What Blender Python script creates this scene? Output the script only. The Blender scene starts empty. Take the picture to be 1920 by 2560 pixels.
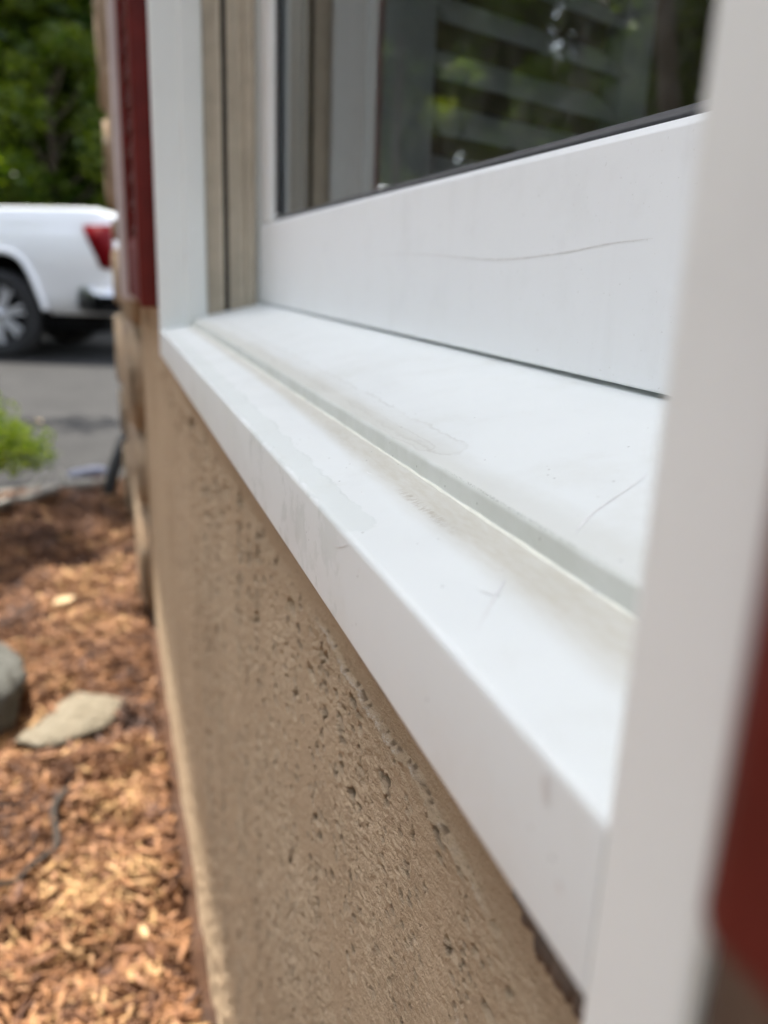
import bpy, bmesh, math, random
import numpy as np
from mathutils import Vector, Matrix, Quaternion
R = math.radians
S = bpy.context.scene
COL = S.collection
random.seed(7); RNG = np.random.default_rng(11)

# ---------------------------------------------------------------- camera
CZ = 0.725                                   # eye height above the mulch bed
cam_d = bpy.data.cameras.new('camera'); cam = bpy.data.objects.new('camera', cam_d); COL.objects.link(cam)
cam_d.sensor_fit = 'VERTICAL'; cam_d.sensor_height = 9.8; cam_d.sensor_width = 7.35
cam_d.lens = 7.848
cam_d.clip_start = 0.01; cam_d.clip_end = 2000
rt = Vector((-0.31354868, -0.94884034, 0.03727236)); up = Vector((0.27407792, -0.0528496, 0.96025425)); bk = Vector((-0.90915814, 0.31130199, 0.27662711))
M = Matrix((rt, up, bk)).transposed().to_4x4(); M.translation = Vector((0, 0, CZ))
cam.matrix_world = M
cam_d.dof.use_dof = True; cam_d.dof.focus_distance = 0.23; cam_d.dof.aperture_fstop = 2.55; cam_d.dof.aperture_blades = 0
S.camera = cam
# ---------------------------------------------------------------- light
SUN_AZ, SUN_EL = R(67), R(64)
to_sun = Vector((math.sin(SUN_AZ) * math.cos(SUN_EL), math.cos(SUN_AZ) * math.cos(SUN_EL), math.sin(SUN_EL)))
W = bpy.data.worlds.new('World'); S.world = W; W.use_nodes = True
wn = W.node_tree; bg = wn.nodes['Background']
sky = wn.nodes.new('ShaderNodeTexSky'); sky.sky_type = 'NISHITA'; sky.sun_disc = False
sky.sun_elevation = SUN_EL; sky.sun_rotation = SUN_AZ; sky.air_density = 1.0; sky.dust_density = 2.0; sky.ozone_density = 1.0
hs = wn.nodes.new('ShaderNodeHueSaturation'); hs.inputs['Saturation'].default_value = 0.5
wn.links.new(sky.outputs[0], hs.inputs['Color']); wn.links.new(hs.outputs[0], bg.inputs['Color'])
bg.inputs['Strength'].default_value = 0.15
sun_d = bpy.data.lights.new('sun', 'SUN'); sun_d.energy = 3.0; sun_d.angle = R(0.55); sun_d.color = (1.0, 0.95, 0.86)
sun = bpy.data.objects.new('sun', sun_d); COL.objects.link(sun)
sun.rotation_mode = 'QUATERNION'; sun.rotation_quaternion = to_sun.to_track_quat('Z', 'Y')
S.view_settings.view_transform = 'Standard'; S.view_settings.look = 'None'; S.view_settings.gamma = 1.0
S.view_settings.use_curve_mapping = False; S.view_settings.exposure = 2.23
S.cycles.use_denoising = True; S.cycles.max_bounces = 10; S.cycles.diffuse_bounces = 5; S.cycles.transparent_max_bounces = 12
S.cycles.sample_clamp_indirect = 6.0

# ---------------------------------------------------------------- material helpers
class NT:
    def __init__(s, name):
        s.m = bpy.data.materials.new(name); s.m.use_nodes = True; s.t = s.m.node_tree
        s.b = s.t.nodes['Principled BSDF']; s.out = s.t.nodes['Material Output']; s._p = None
    def n(s, typ, **kw):
        x = s.t.nodes.new(typ)
        for k, v in kw.items(): setattr(x, k, v)
        return x
    def l(s, a, b): s.t.links.new(a, b)
    def put(s, sock, v):
        if hasattr(v, 'is_output'): s.l(v, sock)
        else: sock.default_value = v
    def pos(s):
        if s._p is None: s._p = s.n('ShaderNodeTexCoord').outputs['Object']
        return s._p
    def xyz(s):
        q = s.n('ShaderNodeSeparateXYZ'); s.l(s.pos(), q.inputs[0]); return q.outputs
    def math(s, op, a, b=0.0, c=None, clamp=False):
        q = s.n('ShaderNodeMath', operation=op, use_clamp=clamp)
        s.put(q.inputs[0], a); s.put(q.inputs[1], b)
        if c is not None: s.put(q.inputs[2], c)
        return q.outputs[0]
    def step(s, v, a, b, lo=0.0, hi=1.0):
        q = s.n('ShaderNodeMapRange', interpolation_type='SMOOTHSTEP', clamp=True)
        s.put(q.inputs['Value'], v); q.inputs['From Min'].default_value = a; q.inputs['From Max'].default_value = b
        q.inputs['To Min'].default_value = lo; q.inputs['To Max'].default_value = hi
        return q.outputs[0]
    def scaled(s, v):
        q = s.n('ShaderNodeMapping'); s.l(s.pos(), q.inputs[0]); q.inputs['Scale'].default_value = v; return q.outputs[0]
    def noise(s, scale, detail=4, rough=0.55, vec=None, dist=0.0):
        q = s.n('ShaderNodeTexNoise'); s.l(vec if vec is not None else s.pos(), q.inputs['Vector'])
        q.inputs['Scale'].default_value = scale; q.inputs['Detail'].default_value = detail; q.inputs['Roughness'].default_value = rough
        q.inputs['Distortion'].default_value = dist
        return q.outputs[0]
    def voro(s, scale, vec=None, feature='F1'):
        q = s.n('ShaderNodeTexVoronoi', feature=feature); s.l(vec if vec is not None else s.pos(), q.inputs['Vector'])
        q.inputs['Scale'].default_value = scale; return q.outputs
    def mix(s, fac, a, b, mode='MIX'):
        q = s.n('ShaderNodeMix', data_type='RGBA', blend_type=mode)
        s.put(q.inputs[0], fac); s.put(q.inputs[6], a if hasattr(a, 'is_output') else (*a, 1)); s.put(q.inputs[7], b if hasattr(b, 'is_output') else (*b, 1))
        return q.outputs[2]
    def ramp(s, v, stops):
        q = s.n('ShaderNodeValToRGB'); s.l(v, q.inputs[0]); e = q.color_ramp.elements
        while len(e) < len(stops): e.new(0.5)
        for i, (p, c) in enumerate(stops): e[i].position = p; e[i].color = (*c, 1)
        return q.outputs[0]
    def attr(s, name):
        return s.n('ShaderNodeAttribute', attribute_name=name).outputs
    def bump(s, h, strength=0.3, dist=0.002):
        q = s.n('ShaderNodeBump'); q.inputs['Strength'].default_value = strength; q.inputs['Distance'].default_value = dist
        s.l(h, q.inputs['Height']); s.l(q.outputs[0], s.b.inputs['Normal'])
    def fin(s, col=None, rough=None, **kw):
        if col is not None: s.put(s.b.inputs['Base Color'], col if hasattr(col, 'is_output') else (*col, 1))
        if rough is not None: s.put(s.b.inputs['Roughness'], rough)
        for k, v in kw.items(): s.put(s.b.inputs[k], v)
        return s.m

MT = {}
def simple(name, col, rough=0.5, var=0.12, scale=30.0, bump=0.0, bdist=0.001, **kw):
    t = NT(name); nz = t.noise(scale)
    c2 = tuple(max(0, x * (1 - var)) for x in col); c3 = tuple(min(1, x * (1 + var)) for x in col)
    c = t.ramp(nz, [(0.3, c2), (0.7, c3)])
    if bump: t.bump(t.noise(scale * 4), bump, bdist)
    MT[name] = t.fin(c, rough, **kw); return MT[name]

# white vinyl with soiling that lies along the step and in the corners
def white_vinyl(name, soil=False, base=(0.75, 0.775, 0.765), rough=0.36):
    t = NT(name); x, y, z = t.xyz()
    nlow = t.noise(9, 3); c = t.mix(t.step(nlow, 0.35, 0.75, 0, 0.35), base, tuple(b * 0.94 for b in base))
    if soil:
        sm = t.noise(55, 5, 0.6, t.scaled((0.35, 1.3, 1)))
        fine = t.noise(420, 4, 0.65, t.scaled((0.4, 1.6, 1)))
        # grime lying on the nosing against the step: wider and browner near the camera end
        d = t.math('ADD', y, 0.0822)                                           # metres outward of the step
        w = t.step(x, 0.07, 0.42, 0.0135, 0.0065)
        q = t.math('DIVIDE', d, w); q = t.math('ADD', q, t.math('MULTIPLY', t.math('SUBTRACT', sm, 0.5), 0.6))
        grime = t.math('MULTIPLY', t.step(q, 0.45, 1.25, 1, 0), t.step(d, -0.0015, 0.0, 0, 1))
        grime = t.math('MULTIPLY', grime, t.step(fine, 0.25, 0.8, 0.68, 1.0))
        c = t.mix(t.math('MULTIPLY', grime, t.step(x, 0.1, 0.6, 0.72, 0.55)), c, (0.46, 0.41, 0.31))
        # brown scrub marks in the grime
        br = t.math('MULTIPLY', t.step(t.math('ABSOLUTE', t.math('SUBTRACT', d, t.step(x, .15, .22, .0084, .0080))), 0.0003, 0.0020, 1, 0), t.step(t.math('ABSOLUTE', t.math('SUBTRACT', x, 0.184)), 0.008, 0.026, 1, 0))
        br = t.math('MULTIPLY', br, t.step(t.noise(1500, 3, 0.6, t.scaled((1.0, 0.18, 1))), 0.45, 0.65, 0, 1))
        c = t.mix(t.math('MULTIPLY', br, 0.55), c, (0.24, 0.17, 0.09))
        # light soil on the ledge just behind the step
        d2 = t.math('SUBTRACT', -0.0838, y)
        g2 = t.math('MULTIPLY', t.step(t.math('ADD', t.math('DIVIDE', d2, 0.011), t.math('MULTIPLY', t.math('SUBTRACT', sm, 0.5), 1.1)), 0.3, 1.1, 1, 0), t.step(d2, -0.0008, 0.0006, 0, 1))
        c = t.mix(t.math('MULTIPLY', g2, t.step(x, 0.1, 0.3, 0.22, 0.42)), c, (0.45, 0.42, 0.33))
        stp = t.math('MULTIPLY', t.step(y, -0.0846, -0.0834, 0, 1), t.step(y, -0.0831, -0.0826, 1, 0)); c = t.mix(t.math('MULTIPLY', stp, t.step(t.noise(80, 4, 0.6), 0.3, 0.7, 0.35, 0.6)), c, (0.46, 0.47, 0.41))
        # dried water tongues: a capsule outline with a pale inside
        def tongue(xt, yc, hw, slope, a_in, a_ring, col):
            nonlocal c
            yy = t.math('SUBTRACT', y, t.math('ADD', yc, t.math('MULTIPLY', t.math('SUBTRACT', x, xt), slope)))
            xx = t.math('MINIMUM', t.math('SUBTRACT', x, xt + hw * 1.8), 0.0)
            dd = t.math('SQRT', t.math('ADD', t.math('POWER', t.math('MULTIPLY', xx, 0.55), 2.0), t.math('POWER', yy, 2.0)))
            dd = t.math('ADD', dd, t.math('MULTIPLY', t.math('SUBTRACT', t.noise(70, 4, 0.65), 0.5), hw * 1.5))
            dd = t.math('DIVIDE', dd, hw)
            ring = t.math('MULTIPLY', t.math('MULTIPLY', t.step(dd, 0.72, 0.96, 0, 1), t.step(dd, 0.98, 1.06, 1, 0)), t.step(t.noise(60, 3), 0.38, 0.6, 0, 1.5))
            c = t.mix(t.math('MULTIPLY', t.step(dd, 0.9, 1.0, 1, 0), a_in), c, col)
            c = t.mix(t.math('MULTIPLY', ring, a_ring), c, tuple(k * 0.7 for k in col))
        tongue(0.205, -0.0915, 0.0055, -0.012, 0.13, 0.16, (0.52, 0.50, 0.44))
        tongue(0.215, -0.0875, 0.0030, 0.0, 0.09, 0.12, (0.52, 0.50, 0.44))
        tongue(0.180, -0.0568, 0.0044, -0.004, 0.24, 0.14, (0.55, 0.60, 0.56))
        # speckles, thickest along the lip of the step
        vd = t.voro(330.0); wn_ = t.n('ShaderNodeSeparateColor'); t.l(vd['Color'], wn_.inputs[0])
        near = t.step(t.math('ABSOLUTE', t.math('ADD', y, 0.092)), 0.004, 0.022, 1, 0.22)
        on = t.math('LESS_THAN', wn_.outputs[0], t.math('MULTIPLY', near, t.step(t.noise(38, 3), 0.36, 0.66, 0.06, 0.6)))
        dot = t.math('MULTIPLY', t.step(vd['Distance'], 0.05, 0.15, 1, 0), on)
        c = t.mix(t.math('MULTIPLY', dot, 0.62), c, (0.16, 0.15, 0.13))
        c = t.mix(t.step(t.noise(24, 5, 0.7), 0.48, 0.78, 0, 0.20), c, (0.5, 0.48, 0.40))
        # black line of dirt sitting on the lip
        lip = t.math('MULTIPLY', t.step(t.math('ABSOLUTE', t.math('ADD', y, 0.0838)), 0.0001, 0.00035, 1, 0), t.step(t.noise(2600, 3, 0.7), 0.5, 0.62, 0, 1))
        c = t.mix(t.math('MULTIPLY', lip, t.step(t.math('ABSOLUTE', t.math('SUBTRACT', x, 0.155)), 0.015, 0.05, 0.85, 0.08)), c, (0.07, 0.07, 0.06))
        t.bump(t.math('ADD', t.noise(260, 3), t.math('MULTIPLY', dot, 0.6)), 0.06, 0.0006)
        rr = t.step(t.noise(45, 3), 0.3, 0.7, rough, rough + 0.16)
        MT[name] = t.fin(c, rr)
    else:
        sp = t.step(t.noise(700, 2), 0.70, 0.76, 0, 0.30); c = t.mix(sp, c, (0.4, 0.38, 0.34))
        dr = t.math('MULTIPLY', t.step(t.noise(60, 4, 0.6, t.scaled((1, 1, 0.08))), 0.5, 0.75, 0, 0.10), t.step(t.noise(11, 3), 0.4, 0.65, 0, 1)); c = t.mix(dr, c, (0.5, 0.5, 0.46))
        c = t.mix(t.step(t.noise(30, 5, 0.7), 0.5, 0.8, 0, 0.12), c, (0.52, 0.52, 0.5))
        t.bump(t.noise(200, 2), 0.03, 0.0005)
        MT[name] = t.fin(c, rough)
    return MT[name]
white_vinyl('vinyl_sill', True); white_vinyl('vinyl_frame', False, (0.80, 0.82, 0.80)); white_vinyl('vinyl_sash', False, (0.87, 0.89, 0.90), 0.30)
simple('vinyl_tan', (0.47, 0.41, 0.32), 0.45, 0.1, 60)
simple('slot_black', (0.02, 0.019, 0.016), 0.7)
simple('gasket_rubber', (0.030, 0.030, 0.036), 0.5, 0.2, 200)
simple('sealant_yellow', (0.76, 0.755, 0.67), 0.5, 0.08, 160, 0.2)
simple('sealant_and_shade', (0.10, 0.065, 0.045), 0.7, 0.3, 160, 0.3)  # jamb foot sealant; also the wall return with its shade painted in
simple('scuff_grey', (0.75, 0.75, 0.745), 0.6, 0.1, 300)
simple('smudge', (0.68, 0.67, 0.65), 0.6, 0.08, 300)
simple('shutter_red', (0.125, 0.012, 0.010), 0.55, 0.2, 40, 0.12, 0.0012, **{'Specular IOR Level': 0.25})
simple('trim_lilac', (0.52, 0.46, 0.47), 0.55, 0.08, 20, 0.08)
simple('soffit_white', (0.72, 0.71, 0.68), 0.6, 0.06, 6)
simple('roof_shingle', (0.10, 0.085, 0.075), 0.9, 0.35, 18, 0.4, 0.01)
simple('room_wall', (0.40, 0.39, 0.36), 0.8, 0.05, 3)
simple('room_floor', (0.12, 0.08, 0.05), 0.6, 0.2, 6)
simple('louvre_white', (0.80, 0.80, 0.78), 0.45, 0.04, 12)

zr0 = CZ
def glass_mat(name, ior=2.9, tint=(0.82, 0.86, 0.83)):
    t = NT(name); fr = t.n('ShaderNodeFresnel'); fr.inputs['IOR'].default_value = ior
    tr = t.n('ShaderNodeBsdfTransparent'); tr.inputs[0].default_value = (*tint, 1)
    gl = t.n('ShaderNodeBsdfGlossy'); gl.inputs['Roughness'].default_value = 0.0; gl.inputs[0].default_value = (0.95, 0.97, 0.97, 1)
    mx = t.n('ShaderNodeMixShader'); t.l(fr.outputs[0], mx.inputs[0]); t.l(tr.outputs[0], mx.inputs[1]); t.l(gl.outputs[0], mx.inputs[2])
    # dust film
    df = t.n('ShaderNodeBsdfDiffuse'); df.inputs[0].default_value = (0.6, 0.6, 0.58, 1)
    m2 = t.n('ShaderNodeMixShader'); 
    zz_ = t.xyz()[2]; film = t.math('ADD', t.step(t.noise(14, 5, 0.7), 0.45, 0.8, 0.004, 0.03), t.math('MULTIPLY', t.step(zz_, zr0 + 0.045, zr0 + 0.13, 1, 0), t.step(t.noise(60, 5, 0.75), 0.4, 0.75, 0.0, 0.07)))
    vd = t.voro(62.0); sp_ = t.n('ShaderNodeSeparateColor'); t.l(vd['Color'], sp_.inputs[0])
    film = t.math('ADD', film, t.math('MULTIPLY', t.math('MULTIPLY', t.step(t.math('ADD', vd['Distance'], t.math('MULTIPLY', t.noise(300, 2), 0.12)), 0.05, 0.15, 0.35, 0), t.math('LESS_THAN', sp_.outputs[0], 0.10)), t.step(t.math('ABSOLUTE', t.math('SUBTRACT', t.xyz()[0], 0.50)), 0.05, 0.09, 1, 0)))
    t.l(film, m2.inputs[0]); t.l(mx.outputs[0], m2.inputs[1]); t.l(df.outputs[0], m2.inputs[2])
    t.l(m2.outputs[0], t.out.inputs[0]); MT[name] = t.m; return t.m
glass_mat('window_glass'); glass_mat('car_glass', 1.5, (0.05, 0.06, 0.06))

def stucco_mat():
    t = NT('stucco'); wear = t.attr('wear')[2]; low = t.noise(7, 4, 0.6)
    c = t.ramp(low, [(0.3, (0.430, 0.318, 0.208)), (0.5, (0.485, 0.364, 0.242)), (0.72, (0.520, 0.394, 0.266))])
    q = t.scaled((0.45, 1, 1))
    c = t.mix(t.step(t.noise(420, 4, 0.7, q), 0.45, 0.75, 0, 0.40), c, (0.56, 0.44, 0.31))
    c = t.mix(t.step(t.noise(300, 4, 0.75, q), 0.52, 0.72, 0, 0.42), c, (0.24, 0.170, 0.105))
    c = t.mix(t.step(t.noise(26, 5, 0.7), 0.56, 0.72, 0, 0.25), c, (0.25, 0.180, 0.115))
    w = t.math('MULTIPLY', wear, t.step(t.noise(2600, 2, 0.6), 0.42, 0.6, 0, 1))
    c = t.mix(w, c, (0.60, 0.54, 0.47))
    c = t.mix(t.attr('cavity_shade')[2], c, (0.085, 0.052, 0.030))  # shade of pits and lip crack painted as dark brown
    h = t.math('ADD', t.noise(1500, 3, 0.7, q), t.math('MULTIPLY', t.noise(520, 3, 0.6, q), 0.9))
    t.bump(h, 1.0, 0.0013)
    MT['stucco'] = t.fin(c, 0.95, **{'Specular IOR Level': 0.08})
stucco_mat()
def stone_mat():
    t = NT('veneer_stone'); oi = t.n('ShaderNodeObjectInfo').outputs['Random']
    c = t.ramp(oi, [(0.0, (0.33, 0.22, 0.13)), (0.5, (0.42, 0.31, 0.20)), (1.0, (0.36, 0.27, 0.20))])
    c = t.mix(t.step(t.noise(16, 6, 0.7), 0.4, 0.7, 0, 0.6), c, (0.25, 0.16, 0.09))
    t.bump(t.noise(40, 6, 0.7), 0.6, 0.01); MT['veneer_stone'] = t.fin(c, 0.85)
stone_mat()
def rock_mat(name, a, b, d):
    t = NT(name); c = t.ramp(t.noise(38, 8, 0.75), [(0.3, a), (0.55, b), (0.75, d)])
    c = t.mix(t.step(t.noise(34, 5, 0.8), 0.58, 0.70, 0, 0.4), c, (0.16, 0.16, 0.10))
    t.bump(t.noise(60, 8, 0.75), 1.0, 0.02); MT[name] = t.fin(c, 0.9)
rock_mat('rock_tan', (0.20, 0.165, 0.11), (0.32, 0.27, 0.19), (0.40, 0.36, 0.28)); rock_mat('rock_grey', (0.09, 0.09, 0.075), (0.16, 0.16, 0.14), (0.24, 0.24, 0.22))
def mulch_mats():
    t = NT('mulch_soil'); c = t.ramp(t.noise(22, 8, 0.75), [(0.25, (0.035, 0.018, 0.010)), (0.5, (0.12, 0.055, 0.028)), (0.75, (0.21, 0.105, 0.050))])
    t.bump(t.noise(45, 8, 0.8), 1.0, 0.02); MT['mulch_soil'] = t.fin(c, 0.95)
    t = NT('mulch_chip'); a = t.attr('tone')[2]
    c = t.ramp(a, [(0.0, (0.045, 0.022, 0.014)), (0.22, (0.095, 0.038, 0.016)), (0.5, (0.205, 0.086, 0.030)), (0.72, (0.270, 0.125, 0.045)), (0.9, (0.285, 0.145, 0.072)), (1.0, (0.40, 0.24, 0.10))])
    c = t.mix(t.step(t.noise(120, 4, 0.7), 0.4, 0.7, 0, 0.5), c, (0.10, 0.045, 0.025))
    MT['mulch_chip'] = t.fin(c, 0.75)
mulch_mats()
def asphalt():
    t = NT('asphalt'); c = t.ramp(t.noise(3.0, 6, 0.65), [(0.3, (0.015, 0.0147, 0.0145)), (0.7, (0.030, 0.029, 0.028))])
    c = t.mix(t.step(t.voro(90.0)['Distance'], 0.1, 0.5, 0.25, 0), c, (0.06, 0.057, 0.053))
    t.bump(t.noise(160, 4, 0.7), 0.5, 0.004); MT['asphalt'] = t.fin(c, 0.9, **{'Specular IOR Level': 0.2})
asphalt()
simple('forest_floor', (0.045, 0.045, 0.020), 0.95, 0.5, 2.0, 0.5, 0.05)
def leaf_mat(name, a, b, trans=0.35, mul=(2.3, 2.4, 0.6)):
    t = NT(name); tone = t.attr('tone')[2]
    c = t.ramp(tone, [(0.0, a), (1.0, b)])
    tl = t.n('ShaderNodeBsdfTranslucent'); c2 = t.mix(1.0, c, mul, 'MULTIPLY'); t.l(c2, tl.inputs[0])
    t.fin(c, 0.5); mx = t.n('ShaderNodeMixShader'); mx.inputs[0].default_value = trans
    t.l(t.b.outputs[0], mx.inputs[1]); t.l(tl.outputs[0], mx.inputs[2]); t.l(mx.outputs[0], t.out.inputs[0]); MT[name] = t.m
leaf_mat('leaf_tree', (0.020, 0.045, 0.005), (0.12, 0.165, 0.012), 0.45); leaf_mat('leaf_tree_light', (0.030, 0.065, 0.006), (0.12, 0.145, 0.012), 0.5, (2.6, 2.6, 0.5))
leaf_mat('leaf_bush', (0.06, 0.115, 0.008), (0.30, 0.36, 0.035), 0.45, (1.6, 1.6, 0.5))
leaf_mat('leaf_shade_bush', (0.03, 0.06, 0.012), (0.07, 0.12, 0.02), 0.25)
simple('bark', (0.10, 0.075, 0.05), 0.9, 0.4, 12, 0.8, 0.02)
simple('black_pipe', (0.015, 0.014, 0.014), 0.45, 0.2, 30)
simple('dead_leaf', (0.40, 0.28, 0.14), 0.6, 0.2, 40)
# vehicle
t = NT('car_white'); MT['car_white'] = t.fin((0.80, 0.81, 0.82), 0.25, **{'Coat Weight': 1.0, 'Coat Roughness': 0.03})
simple('car_black', (0.004, 0.004, 0.004), 0.9, **{'Specular IOR Level': 0.1}); simple('car_dark_plastic', (0.03, 0.03, 0.032), 0.5)
simple('tyre_rubber', (0.018, 0.018, 0.019), 0.75, 0.2, 60)
t = NT('rim_alloy'); MT['rim_alloy'] = t.fin((0.62, 0.63, 0.66), 0.35, Metallic=0.45)
t = NT('chrome'); MT['chrome'] = t.fin((0.50, 0.51, 0.53), 0.28, Metallic=1.0)
t = NT('lamp_red'); MT['lamp_red'] = t.fin((0.15, 0.002, 0.005), 0.4, **{'Specular IOR Level': 0.15})
t = NT('lamp_clear'); MT['lamp_clear'] = t.fin((0.7, 0.7, 0.72), 0.1, **{'Coat Weight': 1.0})

# ---------------------------------------------------------------- mesh helpers
def mesh(name, verts, faces, smooth=False):
    me = bpy.data.meshes.new(name); me.from_pydata([tuple(v) for v in verts], [], [tuple(f) for f in faces]); me.update()
    if smooth: me.polygons.foreach_set('use_smooth', [True] * len(me.polygons))
    return me
def obj(name, me, mat, parent=None, local=False):
    """mesh in world coordinates (local=False) hung under a parent Empty that stands at the thing's base"""
    if isinstance(me, bmesh.types.BMesh):
        b = me; me = bpy.data.meshes.new(name); b.to_mesh(me); b.free()
    o = bpy.data.objects.new(name, me); COL.objects.link(o)
    if mat and not len(me.materials): me.materials.append(MT[mat])
    if parent:
        o.parent = parent
        if not local: o.matrix_parent_inverse = Matrix.Translation(world_loc(parent)).inverted()
    return o
def world_loc(o):
    return Vector(o['_l']) if '_l' in o else Vector((0, 0, 0))
def thing(name, label, cat, loc=(0, 0, 0), group=None):
    o = bpy.data.objects.new(name, None); COL.objects.link(o); o.location = loc; o.empty_display_size = 0.1
    o['_l'] = tuple(float(v) for v in loc); o['label'] = label; o['category'] = cat
    if group: o['group'] = group
    return o
def tag(o, label, cat, group=None):
    o['label'] = label; o['category'] = cat
    if group: o['group'] = group
    return o
def kind(o, k): o['kind'] = k; return o
def box(x0, x1, y0, y1, z0, z1, bev=0.0, seg=2):
    b = bmesh.new(); bmesh.ops.create_cube(b, size=1)
    for v in b.verts: v.co = Vector(((x0 + x1) / 2 + v.co.x * (x1 - x0), (y0 + y1) / 2 + v.co.y * (y1 - y0), (z0 + z1) / 2 + v.co.z * (z1 - z0)))
    if bev:
        bmesh.ops.bevel(b, geom=b.edges[:], offset=bev, segments=seg, profile=0.5, affect='EDGES')
        for f in b.faces: f.smooth = True
    return b
def fillet(pts, radii, n=5):
    out = []
    N = len(pts)
    for i, (p, r) in enumerate(zip(pts, radii)):
        p = Vector(p)
        if r <= 0: out.append(p); continue
        a = Vector(pts[i - 1]) - p; c = Vector(pts[(i + 1) % N]) - p
        la, lc = a.length, c.length; a.normalize(); c.normalize()
        d = min(r, la * 0.45, lc * 0.45); p0 = p + a * d; p1 = p + c * d
        for k in range(n + 1):
            u = k / n; out.append(p0 * (1 - u) ** 2 + p * 2 * u * (1 - u) + p1 * u * u)
    return out
def extrude_x(pts, x0, x1, nx=1, jitter=None):
    """closed (y,z) outline extruded along x"""
    vs, fs = [], []; n = len(pts); xs = np.linspace(x0, x1, nx + 1)
    for x in xs:
        for k, p in enumerate(pts):
            j = jitter(x, k) if jitter else (0, 0)
            vs.append((x, p[0] + j[0], p[1] + j[1]))
    for i in range(nx):
        for k in range(n):
            k2 = (k + 1) % n; fs.append((i * n + k, i * n + k2, (i + 1) * n + k2, (i + 1) * n + k))
    fs.append(tuple(range(n))); fs.append(tuple(nx * n + k for k in reversed(range(n))))
    me = mesh('x', vs, fs, True)
    b = bmesh.new(); b.from_mesh(me); bmesh.ops.recalc_face_normals(b, faces=b.faces[:])
    for e in b.edges:
        if len(e.link_faces) == 2 and e.calc_face_angle() > R(28): e.smooth = False
    b.to_mesh(me); b.free(); return me
def extrude_z(pts, z0, z1):
    vs, fs = [], []; n = len(pts)
    for z in (z0, z1):
        for p in pts: vs.append((p[0], p[1], z))
    for k in range(n):
        k2 = (k + 1) % n; fs.append((k, k2, n + k2, n + k))
    fs.append(tuple(range(n))); fs.append(tuple(n + k for k in reversed(range(n))))
    me = mesh('z', vs, fs, True); b = bmesh.new(); b.from_mesh(me); bmesh.ops.recalc_face_normals(b, faces=b.faces[:])
    for e in b.edges:
        if len(e.link_faces) == 2 and e.calc_face_angle() > R(28): e.smooth = False
    b.to_mesh(me); b.free(); return me
def tube(pts, rad, seg=10, caps=True):
    pts = [Vector(p) for p in pts]; n = len(pts); vs, fs = [], []
    if not hasattr(rad, '__len__'): rad = [rad] * n
    prev = None
    for i, p in enumerate(pts):
        d = (pts[min(i + 1, n - 1)] - pts[max(i - 1, 0)]).normalized()
        a = d.orthogonal().normalized() if prev is None else (prev - d * prev.dot(d)).normalized(); prev = a
        b = d.cross(a)
        for k in range(seg):
            an = 2 * math.pi * k / seg; vs.append(p + (a * math.cos(an) + b * math.sin(an)) * rad[i])
    for i in range(n - 1):
        for k in range(seg):
            k2 = (k + 1) % seg; fs.append((i * seg + k, i * seg + k2, (i + 1) * seg + k2, (i + 1) * seg + k))
    if caps: fs.append(tuple(reversed(range(seg)))); fs.append(tuple((n - 1) * seg + k for k in range(seg)))
    return vs, fs
def ribbon(pts, nrm, w):
    """thin flat mark lying on a surface with normal nrm"""
    pts = [Vector(p) for p in pts]; nrm = Vector(nrm).normalized(); vs, fs = [], []
    for i, p in enumerate(pts):
        d = (pts[min(i + 1, len(pts) - 1)] - pts[max(i - 1, 0)]).normalized(); s = d.cross(nrm).normalized()
        u = i / (len(pts) - 1); ww = w * (0.25 + 0.75 * math.sin(math.pi * min(1, max(0, u)))) * 0.5
        vs += [p + s * ww, p - s * ww]
    for i in range(len(pts) - 1): fs.append((2 * i, 2 * i + 1, 2 * i + 3, 2 * i + 2))
    return mesh('ribbon', vs, fs)
def smooth_path(ctrl, n=24):
    ctrl = [Vector(c) for c in ctrl]; P = [ctrl[0]] + ctrl + [ctrl[-1]]; out = []
    m = len(ctrl) - 1
    for k in range(n + 1):
        u = k / n * m; i = min(int(u), m - 1); f = u - i
        a, b, c, d = P[i], P[i + 1], P[i + 2], P[i + 3]
        out.append(0.5 * ((2 * b) + (c - a) * f + (2 * a - 5 * b + 4 * c - d) * f * f + (3 * b - a - 3 * c + d) * f ** 3))
    return out
def vnoise(x, y, seed):
    """value noise on numpy arrays"""
    r = np.random.default_rng(seed); T = r.random((256, 256)).astype(np.float32)
    xi = np.floor(x).astype(int); yi = np.floor(y).astype(int); fx = x - xi; fy = y - yi
    fx = fx * fx * (3 - 2 * fx); fy = fy * fy * (3 - 2 * fy)
    g = lambda a, b: T[a & 255, b & 255]
    return (g(xi, yi) * (1 - fx) + g(xi + 1, yi) * fx) * (1 - fy) + (g(xi, yi + 1) * (1 - fx) + g(xi + 1, yi + 1) * fx) * fy
def sstep(v, a, b):
    u = np.clip((v - a) / (b - a), 0, 1); return u * u * (3 - 2 * u)
def grid_mesh(name, P, nx, ny):
    """P: (nx*ny,3) array in x-major order -> smooth quad grid, quickly"""
    me = bpy.data.meshes.new(name); me.vertices.add(nx * ny); me.vertices.foreach_set('co', P.astype(np.float32).ravel())
    i = np.arange(nx - 1)[:, None] * ny + np.arange(ny - 1)[None, :]
    q = np.stack([i, i + ny, i + ny + 1, i + 1], -1).reshape(-1, 4); nq = len(q)
    me.loops.add(nq * 4); me.loops.foreach_set('vertex_index', q.ravel().astype(np.int32))
    me.polygons.add(nq); me.polygons.foreach_set('loop_start', np.arange(nq, dtype=np.int32) * 4); me.polygons.foreach_set('loop_total', np.full(nq, 4, np.int32))
    me.polygons.foreach_set('use_smooth', np.ones(nq, bool)); me.update(calc_edges=True); return me
def zr(z): return z + CZ                      # height given relative to the eye

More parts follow.
